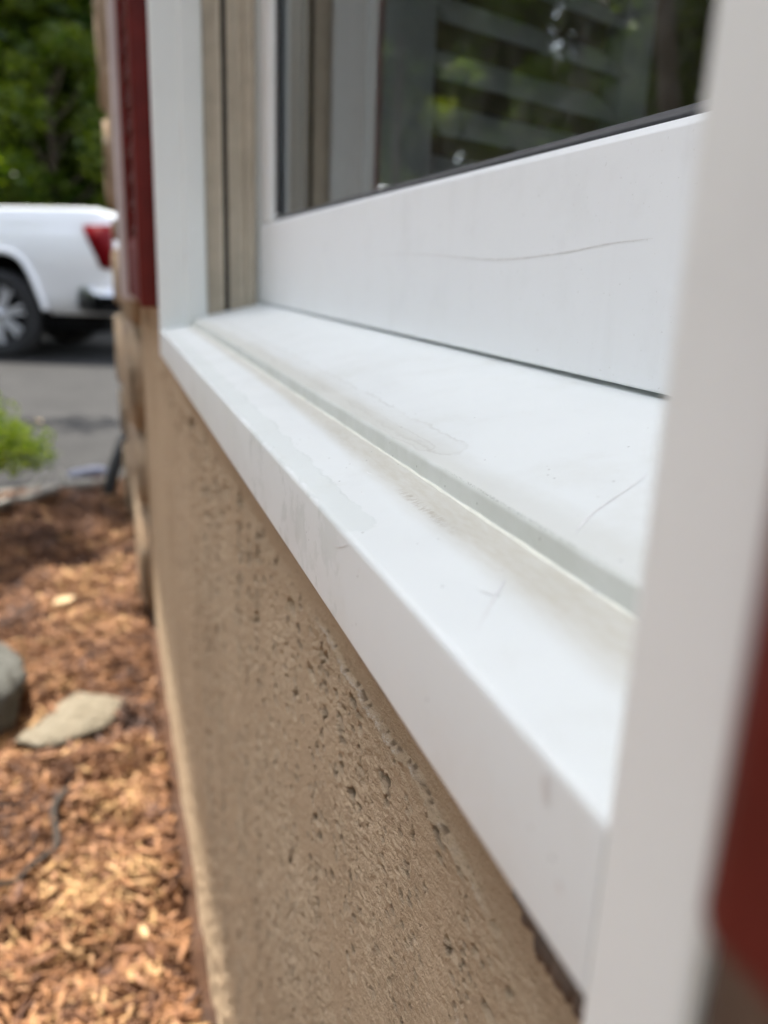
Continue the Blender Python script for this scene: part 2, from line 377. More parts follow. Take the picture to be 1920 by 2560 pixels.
# ================================================================ SETTING
# far ground, driveway, mulch bed
G0 = -0.20
gm = grid_mesh('g', np.array([(x, y, G0) for x in np.linspace(-600, 600, 13) for y in np.linspace(-600, 600, 13)]), 13, 13)
kind(obj('ground', gm, 'forest_floor'), 'structure')
dm = mesh('d', [(3.2, -40, -0.176), (13.5, -40, -0.176), (13.5, 40, -0.176), (3.2, 40, -0.176)], [(0, 1, 2, 3)])
kind(obj('driveway', dm, 'asphalt'), 'structure')
def bed_z(x, y):
    x = np.asarray(x, float); y = np.asarray(y, float)
    s = sstep(x + 0.12 * np.sin(y * 5.0), 2.75, 3.75)
    z = -0.19 * s
    z = z + (1 - s) * (0.030 * (vnoise(x * 5 + 40, y * 5 + 40, 3) - 0.5) + 0.040 * (vnoise(x * 17 + 40, y * 17 + 40, 4) - 0.5) + 0.010 * (vnoise(x * 60 + 90, y * 60 + 90, 5) - 0.5))
    return z
xs = np.concatenate([np.linspace(-3, 0.3, 40), np.linspace(0.32, 3.9, 300)]); ys = np.concatenate([np.linspace(-0.09, 0.7, 110), np.linspace(0.72, 4, 50)])
XX, YY = np.meshgrid(xs, ys, indexing='ij')
kind(obj('mulch_bed', grid_mesh('m', np.stack([XX, YY, bed_z(XX, YY)], -1).reshape(-1, 3), len(xs), len(ys)), 'mulch_soil'), 'structure')
# loose bark chips: nobody could count them
def chips(n, x0, x1, y0, y1, rng, lmin, lmax):
    u = rng.random(n); x = x0 + (x1 - x0) * u; y = y0 + (y1 - y0) * rng.random(n)
    L = lmin + (lmax - lmin) * rng.random(n) ** 2; w = L * (0.05 + 0.22 * rng.random(n) ** 2); th = 0.001 + 0.0025 * rng.random(n)
    yaw = rng.random(n) * 2 * np.pi; pit = rng.normal(0, 0.35, n); rol = rng.normal(0, 0.6, n)
    z = bed_z(x, y) + 0.002 + 0.012 * rng.random(n)
    c = np.array([(-1, -1, -1), (1, -.6, -1), (1, .6, -1), (-1, 1, -1), (-1, -1, 1), (1, -.6, 1), (1, .6, 1), (-1, 1, 1)], float) * .5
    V = np.stack([c[None, :, 0] * L[:, None], c[None, :, 1] * w[:, None] * (0.7 + 0.6 * rng.random((n, 8))), c[None, :, 2] * th[:, None]], -1)
    V[:, :, 2] += 0.12 * (V[:, :, 0] ** 2) / L[:, None] * rng.choice([-1, 1, 2], n)[:, None]
    def rot(V, a, i, j):
        ca, sa = np.cos(a)[:, None], np.sin(a)[:, None]; p = V[:, :, i] * ca - V[:, :, j] * sa; q = V[:, :, i] * sa + V[:, :, j] * ca
        V[:, :, i] = p; V[:, :, j] = q
    rot(V, rol, 1, 2); rot(V, pit, 0, 2); rot(V, yaw, 0, 1)
    V += np.stack([x, np.maximum(y, y0 + 0.01), z], -1)[:, None, :]
    tn = np.clip(rng.random(n) * 0.80 + 0.85 * (vnoise(x * 8 + 30, y * 10 + 30, 61) - 0.5) + 0.6 * (vnoise(x * 28 + 30, y * 32 + 30, 62) - 0.5) + 0.1, 0, 1)
    return V, tn
sets = [chips(36000, 0.45, 2.0, -0.055, 0.34, RNG, 0.004, 0.034), chips(14000, 1.9, 3.35, -0.055, 0.55, RNG, 0.006, 0.04), chips(5000, -1.0, 3.3, 0.3, 1.6, RNG, 0.015, 0.06), chips(1500, -1.0, 0.5, -0.055, 0.3, RNG, 0.012, 0.05)]
V = np.concatenate([s[0] for s in sets]); tone = np.concatenate([s[1] for s in sets]); nC = len(V)
bf = np.array([(0, 3, 2, 1), (4, 5, 6, 7), (0, 1, 5, 4), (1, 2, 6, 5), (2, 3, 7, 6), (3, 0, 4, 7)])
me = bpy.data.meshes.new('chips'); me.vertices.add(nC * 8); me.vertices.foreach_set('co', V.astype(np.float32).ravel())
q = (np.arange(nC)[:, None, None] * 8 + bf[None]).reshape(-1, 4); nq = len(q)
me.loops.add(nq * 4); me.loops.foreach_set('vertex_index', q.ravel().astype(np.int32)); me.polygons.add(nq)
me.polygons.foreach_set('loop_start', np.arange(nq, dtype=np.int32) * 4); me.polygons.foreach_set('loop_total', np.full(nq, 4, np.int32)); me.update(calc_edges=True)
at = me.attributes.new('tone', 'FLOAT', 'POINT'); at.data.foreach_set('value', np.repeat(tone, 8).astype(np.float32))
kind(tag(obj('bark_chips', me, 'mulch_chip'), 'loose reddish brown bark chips covering the garden bed', 'mulch'), 'stuff')

# ================================================================ HOUSE
YS = -0.070                                    # stucco face
X_NEAR, X_FAR = 0.0695, 0.862                  # clear opening between the jambs
house = thing('house', 'beige stucco house wall with stone corner and deep eave', 'house', (0.5, -1.5, 0))
# --- lower stucco with modelled trowel relief
gx = [-1.6, -1.0, -0.5, -0.2, 0.0, 0.04]; x = 0.05
while x < 2.72: gx.append(x); x += 0.00042 + max(0, x - 0.30) * 0.0055
gx.append(2.72); gx = np.array(gx)
gz = []; z = -0.0865
while z > -0.735: gz.append(z); z -= 0.00042 + max(0, -0.26 - z) * 0.0085
gz.append(-0.76); gz = np.array(gz)
GX, GZ = np.meshgrid(gx, gz, indexing='ij')
def relief(X, Z):
    rough = sstep(vnoise(X * 14 + 7, Z * 24 + 50, 21) + 0.35 * vnoise(X * 40, Z * 80 + 90, 22), 0.45, 0.95)
    h = 0.0016 * (vnoise(X * 10, Z * 14 + 60, 23) - 0.5) + 0.0006 * (vnoise(X * 26, Z * 55 + 60, 24) - 0.5)
    g = 0.0009 * (vnoise(X * 260, Z * 560 + 600, 25) - 0.5) + 0.0006 * (vnoise(X * 560, Z * 1100 + 1200, 26) - 0.5)
    h += g * (0.35 + 1.0 * rough)
    return h, rough
H, RO = relief(GX, GZ)
cavity_shade = np.zeros_like(H)
# pits: strung out in upright rows where the float skipped
rp = np.random.default_rng(5)
rows = np.concatenate([np.arange(0.07, 0.2, 0.011), np.arange(0.2, 0.7, 0.012), np.arange(0.7, 1.2, 0.03), np.arange(1.2, 1.9, 0.06)]); rows = rows + rp.normal(0, 0.004, len(rows))
for xr in rows:
    zc = -0.10
    slope = rp.normal(0, 0.05); dens = rp.choice([0.35, 0.9, 1.8, 3.2])
    while zc > -0.70:
        zc -= rp.exponential(0.0055 / dens) + 0.0010
        if zc > -0.128: continue
        xc = xr + slope * (zc + 0.3) + rp.normal(0, 0.0026 + 0.006 * (rp.random() < 0.4))
        rz = (0.00045 + 0.0013 * rp.random() ** 1.9) * (1 + 0.8 * (-zc < 0.17) * (rp.random() < 0.2)) * (0.8 + 1.7 * max(0, min(1, (xr - 0.16) / 0.5))); rx = rz * rp.uniform(1.2, 2.3); dp = min(0.0032, rz * rp.uniform(0.9, 1.7))
        i0, i1 = np.searchsorted(gx, (xc - 2.2 * rx, xc + 2.2 * rx)); j0, j1 = np.searchsorted(-gz, (-zc - 2.2 * rz, -zc + 2.2 * rz))
        if i1 - i0 < 2 or j1 - j0 < 2: continue
        a, b = GX[i0:i1, j0:j1], GZ[i0:i1, j0:j1]
        an = 0.35 * (vnoise(a * 700, b * 700 + 900, 31) - 0.5)
        dd = np.sqrt(((a - xc) / rx) ** 2 + ((b - zc) / rz) ** 2) + an
        H[i0:i1, j0:j1] -= dp * (1 - sstep(dd, 0.62, 1.0))
        H[i0:i1, j0:j1] += 0.05 * dp * np.exp(-((dd - 1.35) / 0.35) ** 2) * 1.0
        if rp.random() < 0.75: cavity_shade[i0:i1, j0:j1] = np.maximum(cavity_shade[i0:i1, j0:j1], rp.choice([0.15, 0.3, 0.45, 0.65]) * (1 - sstep(dd, 0.75, 1.12)))  # dark colour over pit and rim imitates the shading inside
# the smooth hand-rubbed band under the nosing, ending in a broken lip
lipz = -0.1262 + 0.0034 * (vnoise(gx * 45, gx * 0 + 3, 41) - 0.5) + 0.0016 * (vnoise(gx * 160, gx * 0 + 9, 42) - 0.5) + 0.0009 * (vnoise(gx * 420, gx * 0 + 9, 43) - 0.5) - 0.010 * sstep(gx, 0.16, 0.10) - 0.006 * sstep(gx, 0.26, 0.36)
sharp = np.clip(sstep(gx, 0.118, 0.150) * (1 - sstep(gx, 0.262, 0.30)), 0.0, 1)[:, None]
dl = GZ - lipz[:, None]
band = sstep(dl, -0.0010, 0.0008)
bandw = sstep(dl, -0.004, 0.006)
bmix = band * sharp + bandw * (1 - sharp)
Hs = 0.0016 * (vnoise(GX * 14, GZ * 11 + 60, 23) - 0.5) - 0.0016 + 0.00020 * (vnoise(GX * 500, GZ * 300 + 400, 43) - 0.5)
H = H * (1 - bmix) + Hs * bmix
H += 0.0008 * sharp * np.exp(-((dl + 0.0006) / 0.0008) ** 2) * (0.3 + 1.2 * vnoise(GX * 300, GZ * 600 + 700, 44))
wear = sharp * np.exp(-((dl + 0.0004) / 0.0005) ** 2) * sstep(vnoise(GX * 180, GZ * 500 + 500, 45), 0.40, 0.6) * 0.8
cavity_shade = np.maximum(cavity_shade, 0.8 * sharp * np.exp(-((dl - 0.0004) / 0.0005) ** 2) * sstep(vnoise(GX * 480, GZ * 900 + 1000, 46), 0.5, 0.75))  # broken dark line painted along the lip as crack shading
# a fleck of bare white
wear = np.maximum(wear, np.exp(-(((GX - 0.1365) / 0.0018) ** 2 + ((GZ + 0.169) / 0.0022) ** 2)) * 0.9)
fade = sstep(gx, 1.6, 0.9)[:, None] * 0.7 + 0.3
H = H * fade
me = grid_mesh('stucco', np.stack([GX, YS + H, GZ + CZ], -1).reshape(-1, 3), len(gx), len(gz))
for nm, a in (('wear', wear), ('cavity_shade', cavity_shade)):
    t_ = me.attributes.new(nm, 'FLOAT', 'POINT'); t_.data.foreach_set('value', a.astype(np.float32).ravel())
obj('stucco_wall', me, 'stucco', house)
def hb(name, mat, *a, bev=0.0): return obj(name, box(*a, bev=bev), mat, house)
hb('wall_core', 'room_wall', -1.6, 2.72, -0.24, -0.080, -0.1, zr(-0.092))
hb('wall_pier', 'stucco', -2.0, 0.046, -0.24, YS - 0.001, zr(-0.0855), zr(1.72))
hb('wall_pier', 'stucco', 0.884, 2.72, -0.24, YS - 0.001, zr(-0.0855), zr(1.72))
hb('shaded_return', 'sealant_and_shade', 0.020, 0.0515, YS - 0.0008, -0.0532, zr(-0.30), zr(1.72), bev=0.002)  # stucco return beside the jamb, its shade put into a dark colour
hb('wall_header', 'stucco', 0.046, 0.884, -0.24, YS - 0.002, zr(1.06), zr(1.72))
hb('gable_wall', 'stucco', 2.60, 2.719, -6.0, -0.241, -0.1, zr(1.72))
# --- room behind the glass
hb('room_back_wall', 'room_wall', -1.9, 2.6, -4.1, -4.0, -0.1, zr(1.72))
# end wall with an unseen opening added to brighten the open shutter panel
hb('room_end_wall', 'room_wall', -2.0, -1.9, -4.1, -1.60, -0.1, zr(1.72)); hb('room_end_wall', 'room_wall', -2.0, -1.9, -0.85, -0.24, -0.1, zr(1.72))
hb('room_end_wall', 'room_wall', -2.0, -1.9, -1.60, -0.85, -0.1, 0.95); hb('room_end_wall', 'room_wall', -2.0, -1.9, -1.60, -0.85, 1.85, zr(1.72))
hb('room_floor', 'room_floor', -1.9, 2.6, -4.0, -0.24, -0.05, 0.0); hb('room_ceiling', 'room_wall', -1.9, 2.6, -4.0, -0.24, zr(1.73), zr(1.78))
# --- eave: soffit, fascia, roof slope
EX = 3.10; EY = 0.362; EZ = zr(1.70)
hb('soffit', 'soffit_white', -2.35, EX - 0.03, -0.24, EY - 0.03, EZ + 0.02, EZ + 0.045)
hb('fascia', 'soffit_white', -2.35, EX, EY - 0.029, EY, EZ, EZ + 0.16)
hb('fascia', 'soffit_white', EX - 0.029, EX, -6.0, EY - 0.030, EZ, EZ + 0.16)
b = bmesh.new(); vv = [b.verts.new(p) for p in [(-2.4, EY + 0.04, EZ + 0.17), (EX + 0.04, EY + 0.04, EZ + 0.17), (EX + 0.04, -6, EZ + 0.17), (-2.4, -6, EZ + 0.17), (-2.4, -2.6, EZ + 1.9), (-0.2, -2.6, EZ + 1.9)]]
for f in [(0, 1, 5, 4), (1, 2, 5), (2, 3, 4, 5), (3, 0, 4), (3, 2, 1, 0)]: b.faces.new([vv[i] for i in f])
obj('roof', b, 'roof_shingle', house)
# --- white corner trim beyond the far shutter
obj('trim_board', box(1.37, 1.60, YS - 0.004, -0.0305, zr(-0.052), zr(1.6), 0.004), 'trim_lilac', house)
# --- stone veneer on the far corner: every stone a block of its own
vp = bpy.data.objects.new('stone_veneer', None); COL.objects.link(vp); vp.parent = house; vp.matrix_parent_inverse = Matrix.Translation(Vector((0.5, -1.5, 0))).inverted(); vp['_l'] = (0.0, 0.0, 0.0)
def stone_mesh(seed):
    r = random.Random(seed); b = bmesh.new(); bmesh.ops.create_cube(b, size=1); bmesh.ops.subdivide_edges(b, edges=b.edges[:], cuts=2, use_grid_fill=True)
    for v in b.verts:
        c = v.co; k = 1 - 0.16 * (abs(2 * c.x) ** 4 * abs(2 * c.z) ** 2 + abs(2 * c.y) ** 3 * abs(2 * c.z) ** 3)
        v.co = Vector((c.x * k + r.uniform(-.03, .03), c.y * (1 + 0.10 * r.uniform(-1, 1)), c.z * k + r.uniform(-.03, .03)))
    for f in b.faces: f.smooth = True
    me = bpy.data.meshes.new('stone'); b.to_mesh(me); b.free(); me.materials.append(MT['veneer_stone']); return me
SM = [stone_mesh(i) for i in range(6)]
rs = random.Random(3); zc = -0.74
prof = [(-0.74, -0.50, -0.040), (-0.50, -0.345, -0.036), (-0.345, -0.120, -0.033), (-0.120, 0.06, -0.036), (0.06, 0.135, -0.040), (0.135, 0.40, -0.029), (0.40, 0.72, -0.024), (0.72, 1.0, -0.030), (1.0, 1.25, -0.034), (1.25, 1.5, -0.026), (1.5, 1.70, -0.034)]
for ci, (za, zb, yf) in enumerate(prof):
    xx = 1.66 + rs.uniform(0, 0.1)
    while xx < 2.70:
        ln = rs.uniform(0.16, 0.34); x1 = min(xx + ln, 2.735)
        if 2.735 - x1 < 0.1: x1 = 2.735
        o = bpy.data.objects.new('stone', SM[rs.randrange(6)]); COL.objects.link(o); o.parent = vp
        last = x1 > 2.7
        yo = yf + (0.004 if last else rs.uniform(-0.012, -0.004)); d = yo + 0.09
        o.location = ((xx + x1) / 2, yo - d / 2, zr((za + zb) / 2)); o.scale = (x1 - xx - 0.012, d, zb - za - 0.014); o.rotation_euler = (0, rs.uniform(-.02, .02), 0)
        xx = x1

# ================================================================ WINDOW
win = thing('window', 'white vinyl house window with soiled sill, seen close along the wall', 'window', (0.46, -0.12, zr(-0.086)))
def wo(name, me, mat, parent=None): return obj(name, me, mat, parent or win)
# sill: one outline from nosing to the ledge under the sash
pts = [(-0.0800, -0.0860), (-0.0523, -0.0860), (-0.0523, -0.0600), (-0.0832, -0.0543), (-0.0832, -0.0488), (-0.2000, -0.0205), (-0.2000, -0.0860)]
pts = [(a, zr(c)) for a, c in pts]
pr = fillet(pts, [0, 0.0012, 0.0018, 0.0006, 0.0013, 0, 0], 6)
sill = wo('sill', extrude_x([(p.x, p.y) for p in pr], X_NEAR - 0.001, X_FAR + 0.002, 1), 'vinyl_sill')
# caulk bead along the foot of the step
def bead(x0, x1, y, z, r, n, rng, taper=False):
    P = []; Rr = []
    for i in range(n + 1):
        u = i / n; P.append((x0 + (x1 - x0) * u, y + rng.uniform(-1, 1) * r * 0.18, z + rng.uniform(-1, 1) * r * 0.12)); Rr.append(r * rng.uniform(0.75, 1.2) * (min(1.0, 0.25 + (1 - u) * 1.6) if taper else 1))
    vs, fs = tube(P, Rr, 7); return mesh('bead', vs, fs, True)
obj('sealant_bead', bead(X_NEAR, X_FAR, -0.0829, zr(-0.0548), 0.0007, 140, random.Random(2)), 'sealant_yellow', sill)
# near and far jambs
near = [(0.0520, -0.0523), (X_NEAR, -0.0523), (X_NEAR, -0.080), (X_NEAR + 0.004, -0.081), (X_NEAR + 0.004, -0.0995), (X_NEAR, -0.1005), (X_NEAR, -0.2), (0.0520, -0.2)]
j1 = wo('jamb', extrude_z([tuple(p) for p in fillet(near, [0.0022, 0.0022, 0, 0, 0, 0, 0, 0], 5)], zr(-0.1062), zr(1.04)), 'vinyl_frame'); j1['label'] = 'near jamb, blurred and close to the camera'
xf = X_FAR
far = [(xf + 0.0175, -0.0523), (xf, -0.0523), (xf, -0.0780), (xf - 0.0030, -0.0790), (xf - 0.0030, -0.0985), (xf + 0.004, -0.0995), (xf + 0.004, -0.2), (xf + 0.0175, -0.2)]
j2 = wo('jamb', extrude_z([tuple(p) for p in fillet(far, [0.0022, 0.0022, 0.001, 0.001, 0.001, 0, 0, 0], 5)], zr(-0.086), zr(1.04)), 'vinyl_frame')
for (ya, yb, dx) in [(-0.0998, -0.1020, 0.0000), (-0.1022, -0.1085, 0.0015), (-0.1087, -0.1165, -0.0005), (-0.1218, -0.1270, 0.0000), (-0.1272, -0.1380, 0.0020), (-0.1382, -0.1490, 0.0008)]:
    obj('track_rib', box(xf - 0.001 + dx, xf + 0.0039, yb, ya, zr(-0.052), zr(1.0), 0.0006), 'vinyl_tan', j2)
obj('track_slot', box(xf + 0.0025, xf + 0.0038, -0.1217, -0.1167, zr(-0.045), zr(1.0)), 'slot_black', j2)
wo('frame_head', box(0.0521, xf + 0.0174, -0.199, -0.0524, zr(1.0405), zr(1.058), 0.002), 'vinyl_frame')
# sealant where the jamb foot meets the wall
obj('sealant_blob', bead(0.086, 0.116, -0.0690, zr(-0.1125), 0.0028, 24, random.Random(4), True), 'sealant_and_shade', sill)
# sash
YW = -0.152
sash = bpy.data.objects.new('sash', None); COL.objects.link(sash); sash.parent = win; sash.matrix_parent_inverse = Matrix.Translation(Vector((0.46, -0.12, zr(-0.086)))).inverted(); sash['_l'] = (0.0, 0.0, 0.0)
rp_ = fillet([(YW, zr(-0.0303)), (YW, zr(0.0424)), (YW - 0.0022, zr(0.0449)), (YW - 0.010, zr(0.0449)), (YW - 0.034, zr(0.0449)), (YW - 0.034, zr(-0.0215))], [0.0015, 0.0006, 0.0005, 0, 0, 0], 4)
x0s, x1s = X_NEAR + 0.006, xf - 0.0008
obj('bottom_rail', extrude_x([(p.x, p.y) for p in rp_], x0s, x1s, 1), 'vinyl_sash', sash)
st = 0.057
for (xa, xb) in ((x0s, x0s + st), (x1s - st, x1s)):
    obj('stile', box(xa + 0.0003, xb - 0.0003, YW - 0.0335, YW - 0.0004, zr(0.0452), zr(0.95), 0.0014), 'vinyl_sash', sash)
obj('top_rail', box(x0s, x1s, YW - 0.0335, YW - 0.0002, zr(0.9503), zr(1.03), 0.0014), 'vinyl_sash', sash)
ga, gb = x0s + st, x1s - st
gk = fillet([(YW - 0.0050, zr(0.0450)), (YW - 0.0050, zr(0.0470)), (YW - 0.0074, zr(0.0495)), (YW - 0.0090, zr(0.0498)), (YW - 0.0090, zr(0.0450))], [0, 0.0008, 0.0008, 0, 0], 4)
obj('gasket', extrude_x([(p.x, p.y) for p in gk], ga, gb, 1), 'gasket_rubber', sash)
for xa, xb in ((ga, ga + 0.006), (gb - 0.007, gb)): obj('gasket', box(xa, xb, YW - 0.009, YW - 0.005, zr(0.052), zr(0.949), 0.0008), 'gasket_rubber', sash)
obj('glass_pane', mesh('pane', [(ga, YW - 0.0092, zr(0.046)), (gb, YW - 0.0092, zr(0.046)), (gb, YW - 0.0092, zr(0.95)), (ga, YW - 0.0092, zr(0.95))], [(3, 2, 1, 0)]), 'window_glass', sash)
obj('back_stop', box(ga, gb, YW - 0.033, YW - 0.0098, zr(0.0452), zr(0.0500)), 'gasket_rubber', sash)
# pencil-thin scuff across the rail, and scuffs on the sill
sc = smooth_path([(0.213, YW + 0.00012, zr(0.0133)), (0.235, YW + 0.00012, zr(0.0124)), (0.267, YW + 0.00012, zr(0.0098)), (0.317, YW + 0.00012, zr(0.0080)), (0.397, YW + 0.00012, zr(0.0108)), (0.475, YW + 0.00012, zr(0.0118))], 40)
obj('scuff_mark', ribbon(sc, (0, 1, 0), 0.00045), 'scuff_grey', sash)
obj('weld_seam', ribbon([(gb + 0.0008, YW + 0.0001, zr(0.0438)), (gb + 0.014, YW + 0.0001, zr(0.010)), (gb + 0.030, YW + 0.0001, zr(-0.029))], (0, 1, 0), 0.0009), 'scuff_grey', sash)
def sz(y):                                      # height of the sill surface
    return -0.0600 + (-0.0523 - y) * (0.0057 / 0.0309) if y > -0.0832 else -0.0488 + (-0.0832 - y) * (0.0283 / 0.1168)
def sill_mark(pts, w, up=0.00015):
    P = smooth_path([(x, y, zr(sz(y) + up)) for x, y in pts], 14); obj('scuff_mark', ribbon(P, (0, 0, 1), w), 'scuff_grey', sill)
sill_mark([(0.1524, -0.1152), (0.1423, -0.0956), (0.1352, -0.0867)], 0.0005)
sill_mark([(0.1356, -0.0725), (0.129, -0.0668), (0.1193, -0.0588)], 0.0005)
rk = random.Random(44)
for _ in range(12):
    xa = rk.uniform(0.10, 0.36); ya = rk.choice([rk.uniform(-0.075, -0.056), rk.uniform(-0.125, -0.088)]); an = rk.uniform(-0.9, 0.9); ln = rk.uniform(0.002, 0.009)
    sill_mark([(xa, ya), (xa + ln * .5 * math.cos(an), ya + ln * .5 * math.sin(an) * .5 + 0.0003), (xa + ln * math.cos(an), ya + ln * math.sin(an) * .5)], rk.uniform(0.00025, 0.0005))
def nose_mark(pts, w, mat='scuff_grey'):
    obj('scuff_mark', ribbon(smooth_path([(x, -0.0523 + 0.00012, zr(z)) for x, z in pts], 12), (0, 1, 0), w), mat, sill)
nose_mark([(0.178, -0.0615), (0.186, -0.0650), (0.193, -0.0662)], 0.0004); nose_mark([(0.168, -0.0640), (0.1695, -0.0662)], 0.0004); nose_mark([(0.152, -0.0700), (0.149, -0.0745)], 0.0003)
nose_mark([(0.0822, -0.0622), (0.0820, -0.0645), (0.0818, -0.0668)], 0.0022, 'smudge'); nose_mark([(0.0765, -0.0745), (0.0762, -0.0762)], 0.0018, 'smudge')

# ================================================================ SHUTTERS beside the window
def house_shutter(x0, x1, label, zb):
    z0, z1 = zr(zb), zr(1.05); y0, y1 = YS + 0.001, -0.036
    t = thing('shutter', label, 'shutter', ((x0 + x1) / 2, (y0 + y1) / 2, z0), 'dark red exterior shutters')
    sw = 0.055
    for xa, xb in ((x0, x0 + sw), (x1 - sw, x1)): obj('stile', box(xa, xb, y0, y1, z0, z1, 0.0025), 'shutter_red', t)
    for za, zb in ((z0 + 0.0005, z0 + 0.075), (z0 + 0.52, z0 + 0.58), (z1 - 0.075, z1 - 0.0005)): obj('rail', box(x0 + sw + 0.0003, x1 - sw - 0.0003, y0 + 0.001, y1 - 0.002, za, zb, 0.003), 'shutter_red', t)
    lm = box(x0 + sw + 0.0004, x1 - sw - 0.0004, -0.017, 0.017, -0.003, 0.003, 0.0015); me = bpy.data.meshes.new('louvre'); lm.to_mesh(me); lm.free(); me.materials.append(MT['shutter_red'])
    z = z0 + 0.095
    while z < z1 - 0.09:
        if not (z0 + 0.50 < z < z0 + 0.60):
            o = bpy.data.objects.new('louvre', me); COL.objects.link(o); o.parent = t
            o.location = (-(x0 + x1) / 2, (y0 + y1) / 2 - 0.002 - (y0 + y1) / 2, z - z0); o.rotation_euler = (R(-42), 0, 0)
        z += 0.031
    obj('back_panel', box(x0 + 0.01, x1 - 0.01, y0, y0 + 0.003, z0 + 0.01, z1 - 0.01), 'shutter_red', t)
    return t
house_shutter(0.895, 1.30, 'dark red shutter at the far end of the window, beside the white trim', -0.040)
ns = house_shutter(-0.38, 0.0374, 'dark red shutter close to the camera, blurred at the right edge', -0.0432)
# plantation shutter panel folded back inside the room
ang = math.atan2(-0.92, 0.39); ux = Vector((math.cos(ang), math.sin(ang), 0)); uy = Vector((-ux.y, ux.x, 0))
ps = thing('interior_shutter', 'white louvred shutter panel standing open in the room behind the glass', 'shutter', (0.80, -0.248, zr(-0.06)))
ps.rotation_euler = (0, 0, ang)
def pl(name, *a, bev=0.002): return obj(name, box(*a, bev=bev), 'louvre_white', ps, True)
PH = 1.05; pl('stile', 0, 0.064, -0.014, 0.014, 0, PH); pl('stile', 0.370, 0.428, -0.014, 0.014, 0, PH)
pl('rail', 0.0643, 0.3697, -0.013, 0.013, 0.0, 0.085); pl('rail', 0.0643, 0.3697, -0.013, 0.013, PH - 0.09, PH)
b = bmesh.new(); pr_ = [(0.0315 * math.cos(a), 0.0045 * math.sin(a)) for a in np.linspace(0, 2 * math.pi, 13)[:-1]]
lou = extrude_x(pr_, 0.066, 0.368, 1); lou.materials.append(MT['louvre_white'])
zz = 0.115
while zz < PH - 0.11:
    o = bpy.data.objects.new('slat', lou); COL.objects.link(o); o.parent = ps; o.location = (0, 0, zz); o.rotation_euler = (R(38), 0, 0); zz += 0.0487

# ================================================================ PICKUP
TR = thing('pickup_truck', 'white pickup truck parked on the driveway behind the house corner', 'pickup truck', (8.79, 0.97, -0.176))
# local axes: +x to the truck's rear, +y to its far side, z up; origin on the ground under the near rear wheel's outer face
TR.rotation_euler = (0, R(-0.6), math.atan2(-0.946, -0.3276))
def tp(name, me, mat, parent=None): return obj(name, me, mat, parent or TR, True)
WID = 2.0
def body_sections():
    # half outline of the flank (inset from widest, height); mirrored to the far flank
    def sec(top, rise=0.0, nar=0.0):
        f = [(0.13, 0.42), (0.085, 0.46), (0.05, 0.60), (0.014, 0.82), (0.0, 0.95), (0.006, 1.06), (0.028, 1.17), (0.050, 1.245), (0.058, top - 0.09), (0.085, top - 0.02), (0.14, top)]
        return [(i + nar, h) for i, h in f]
    us = [(-4.72, 0.98, .22), (-4.62, 1.10, .10), (-4.3, 1.18, .03), (-3.6, 1.22, 0), (-3.3, 1.26, 0), (-2.9, 1.34, 0), (-0.9, 1.35, 0), (-0.85, 1.375, 0), (0.0, 1.39, 0), (0.85, 1.40, 0), (1.00, 1.395, 0.005), (1.08, 1.365, 0.02), (1.125, 1.345, 0.05)]
    vs, fs = [], []; n = None
    for u, top, nar in us:
        s = sec(top, 0, nar); loop = [(u, i - 0.02, h * (1 if h > .5 else 1)) for i, h in s] + [(u, WID - i - 0.02, h) for i, h in reversed(s)]
        loop = [(a, b_, min(c, top)) for a, b_, c in loop]; n = len(loop); vs += loop
    for k in range(len(us) - 1):
        for i in range(n):
            i2 = (i + 1) % n; fs.append((k * n + i, k * n + i2, (k + 1) * n + i2, (k + 1) * n + i))
    fs.append(tuple(range(n))); fs.append(tuple((len(us) - 1) * n + i for i in reversed(range(n))))
    me = mesh('body', vs, fs, True); b = bmesh.new(); b.from_mesh(me); bmesh.ops.recalc_face_normals(b, faces=b.faces[:]); b.to_mesh(me); b.free(); return me
WB = -3.76
body = tp('body', body_sections(), 'car_white')
# cut the wheel arches and the load bed out of the body
def cutter(me):
    o = bpy.data.objects.new('c', me); COL.objects.link(o); o.parent = TR; return o
cuts = []
for uc in (0.0, WB):
    prof_ = [(-0.53, 0.30), (-0.505, 0.55), (-0.42, 0.80), (-0.30, 0.93), (-0.15, 0.975), (0.15, 0.975), (0.28, 0.925), (0.36, 0.80), (0.44, 0.58), (0.49, 0.43), (0.50, 0.30)]
    for y0, y1 in ((-0.2, 0.36), (WID - 0.40, WID + 0.2)):
        vs = [(uc + a, y0, c) for a, c in prof_] + [(uc + a, y1, c) for a, c in prof_]; n = len(prof_)
        fs = [(i, (i + 1) % n, n + (i + 1) % n, n + i) for i in range(n)] + [tuple(range(n)), tuple(n + i for i in reversed(range(n)))]
        me = mesh('c', vs, fs); bb = bmesh.new(); bb.from_mesh(me); bmesh.ops.recalc_face_normals(bb, faces=bb.faces[:]); bb.to_mesh(me); bb.free(); cuts.append(cutter(me))
bb = box(-0.75, 1.03, 0.14, WID - 0.18, 0.92, 2.2); me = bpy.data.meshes.new('c'); bb.to_mesh(me); bb.free(); cuts.append(cutter(me))
for c in cuts:
    md = body.modifiers.new('b', 'BOOLEAN'); md.operation = 'DIFFERENCE'; md.solver = 'EXACT'; md.object = c
bpy.context.view_layer.update()
dg = bpy.context.evaluated_depsgraph_get(); nm = bpy.data.meshes.new_from_object(body.evaluated_get(dg)); body.modifiers.clear(); body.data = nm
if not len(nm.materials): nm.materials.append(MT['car_white'])
for c in cuts: bpy.data.objects.remove(c)
for p in nm.polygons: p.use_smooth = True
bb = bmesh.new(); bb.from_mesh(nm)
for e in bb.edges:
    if len(e.link_faces) == 2 and e.calc_face_angle() > R(35): e.smooth = False
bb.to_mesh(nm); bb.free()
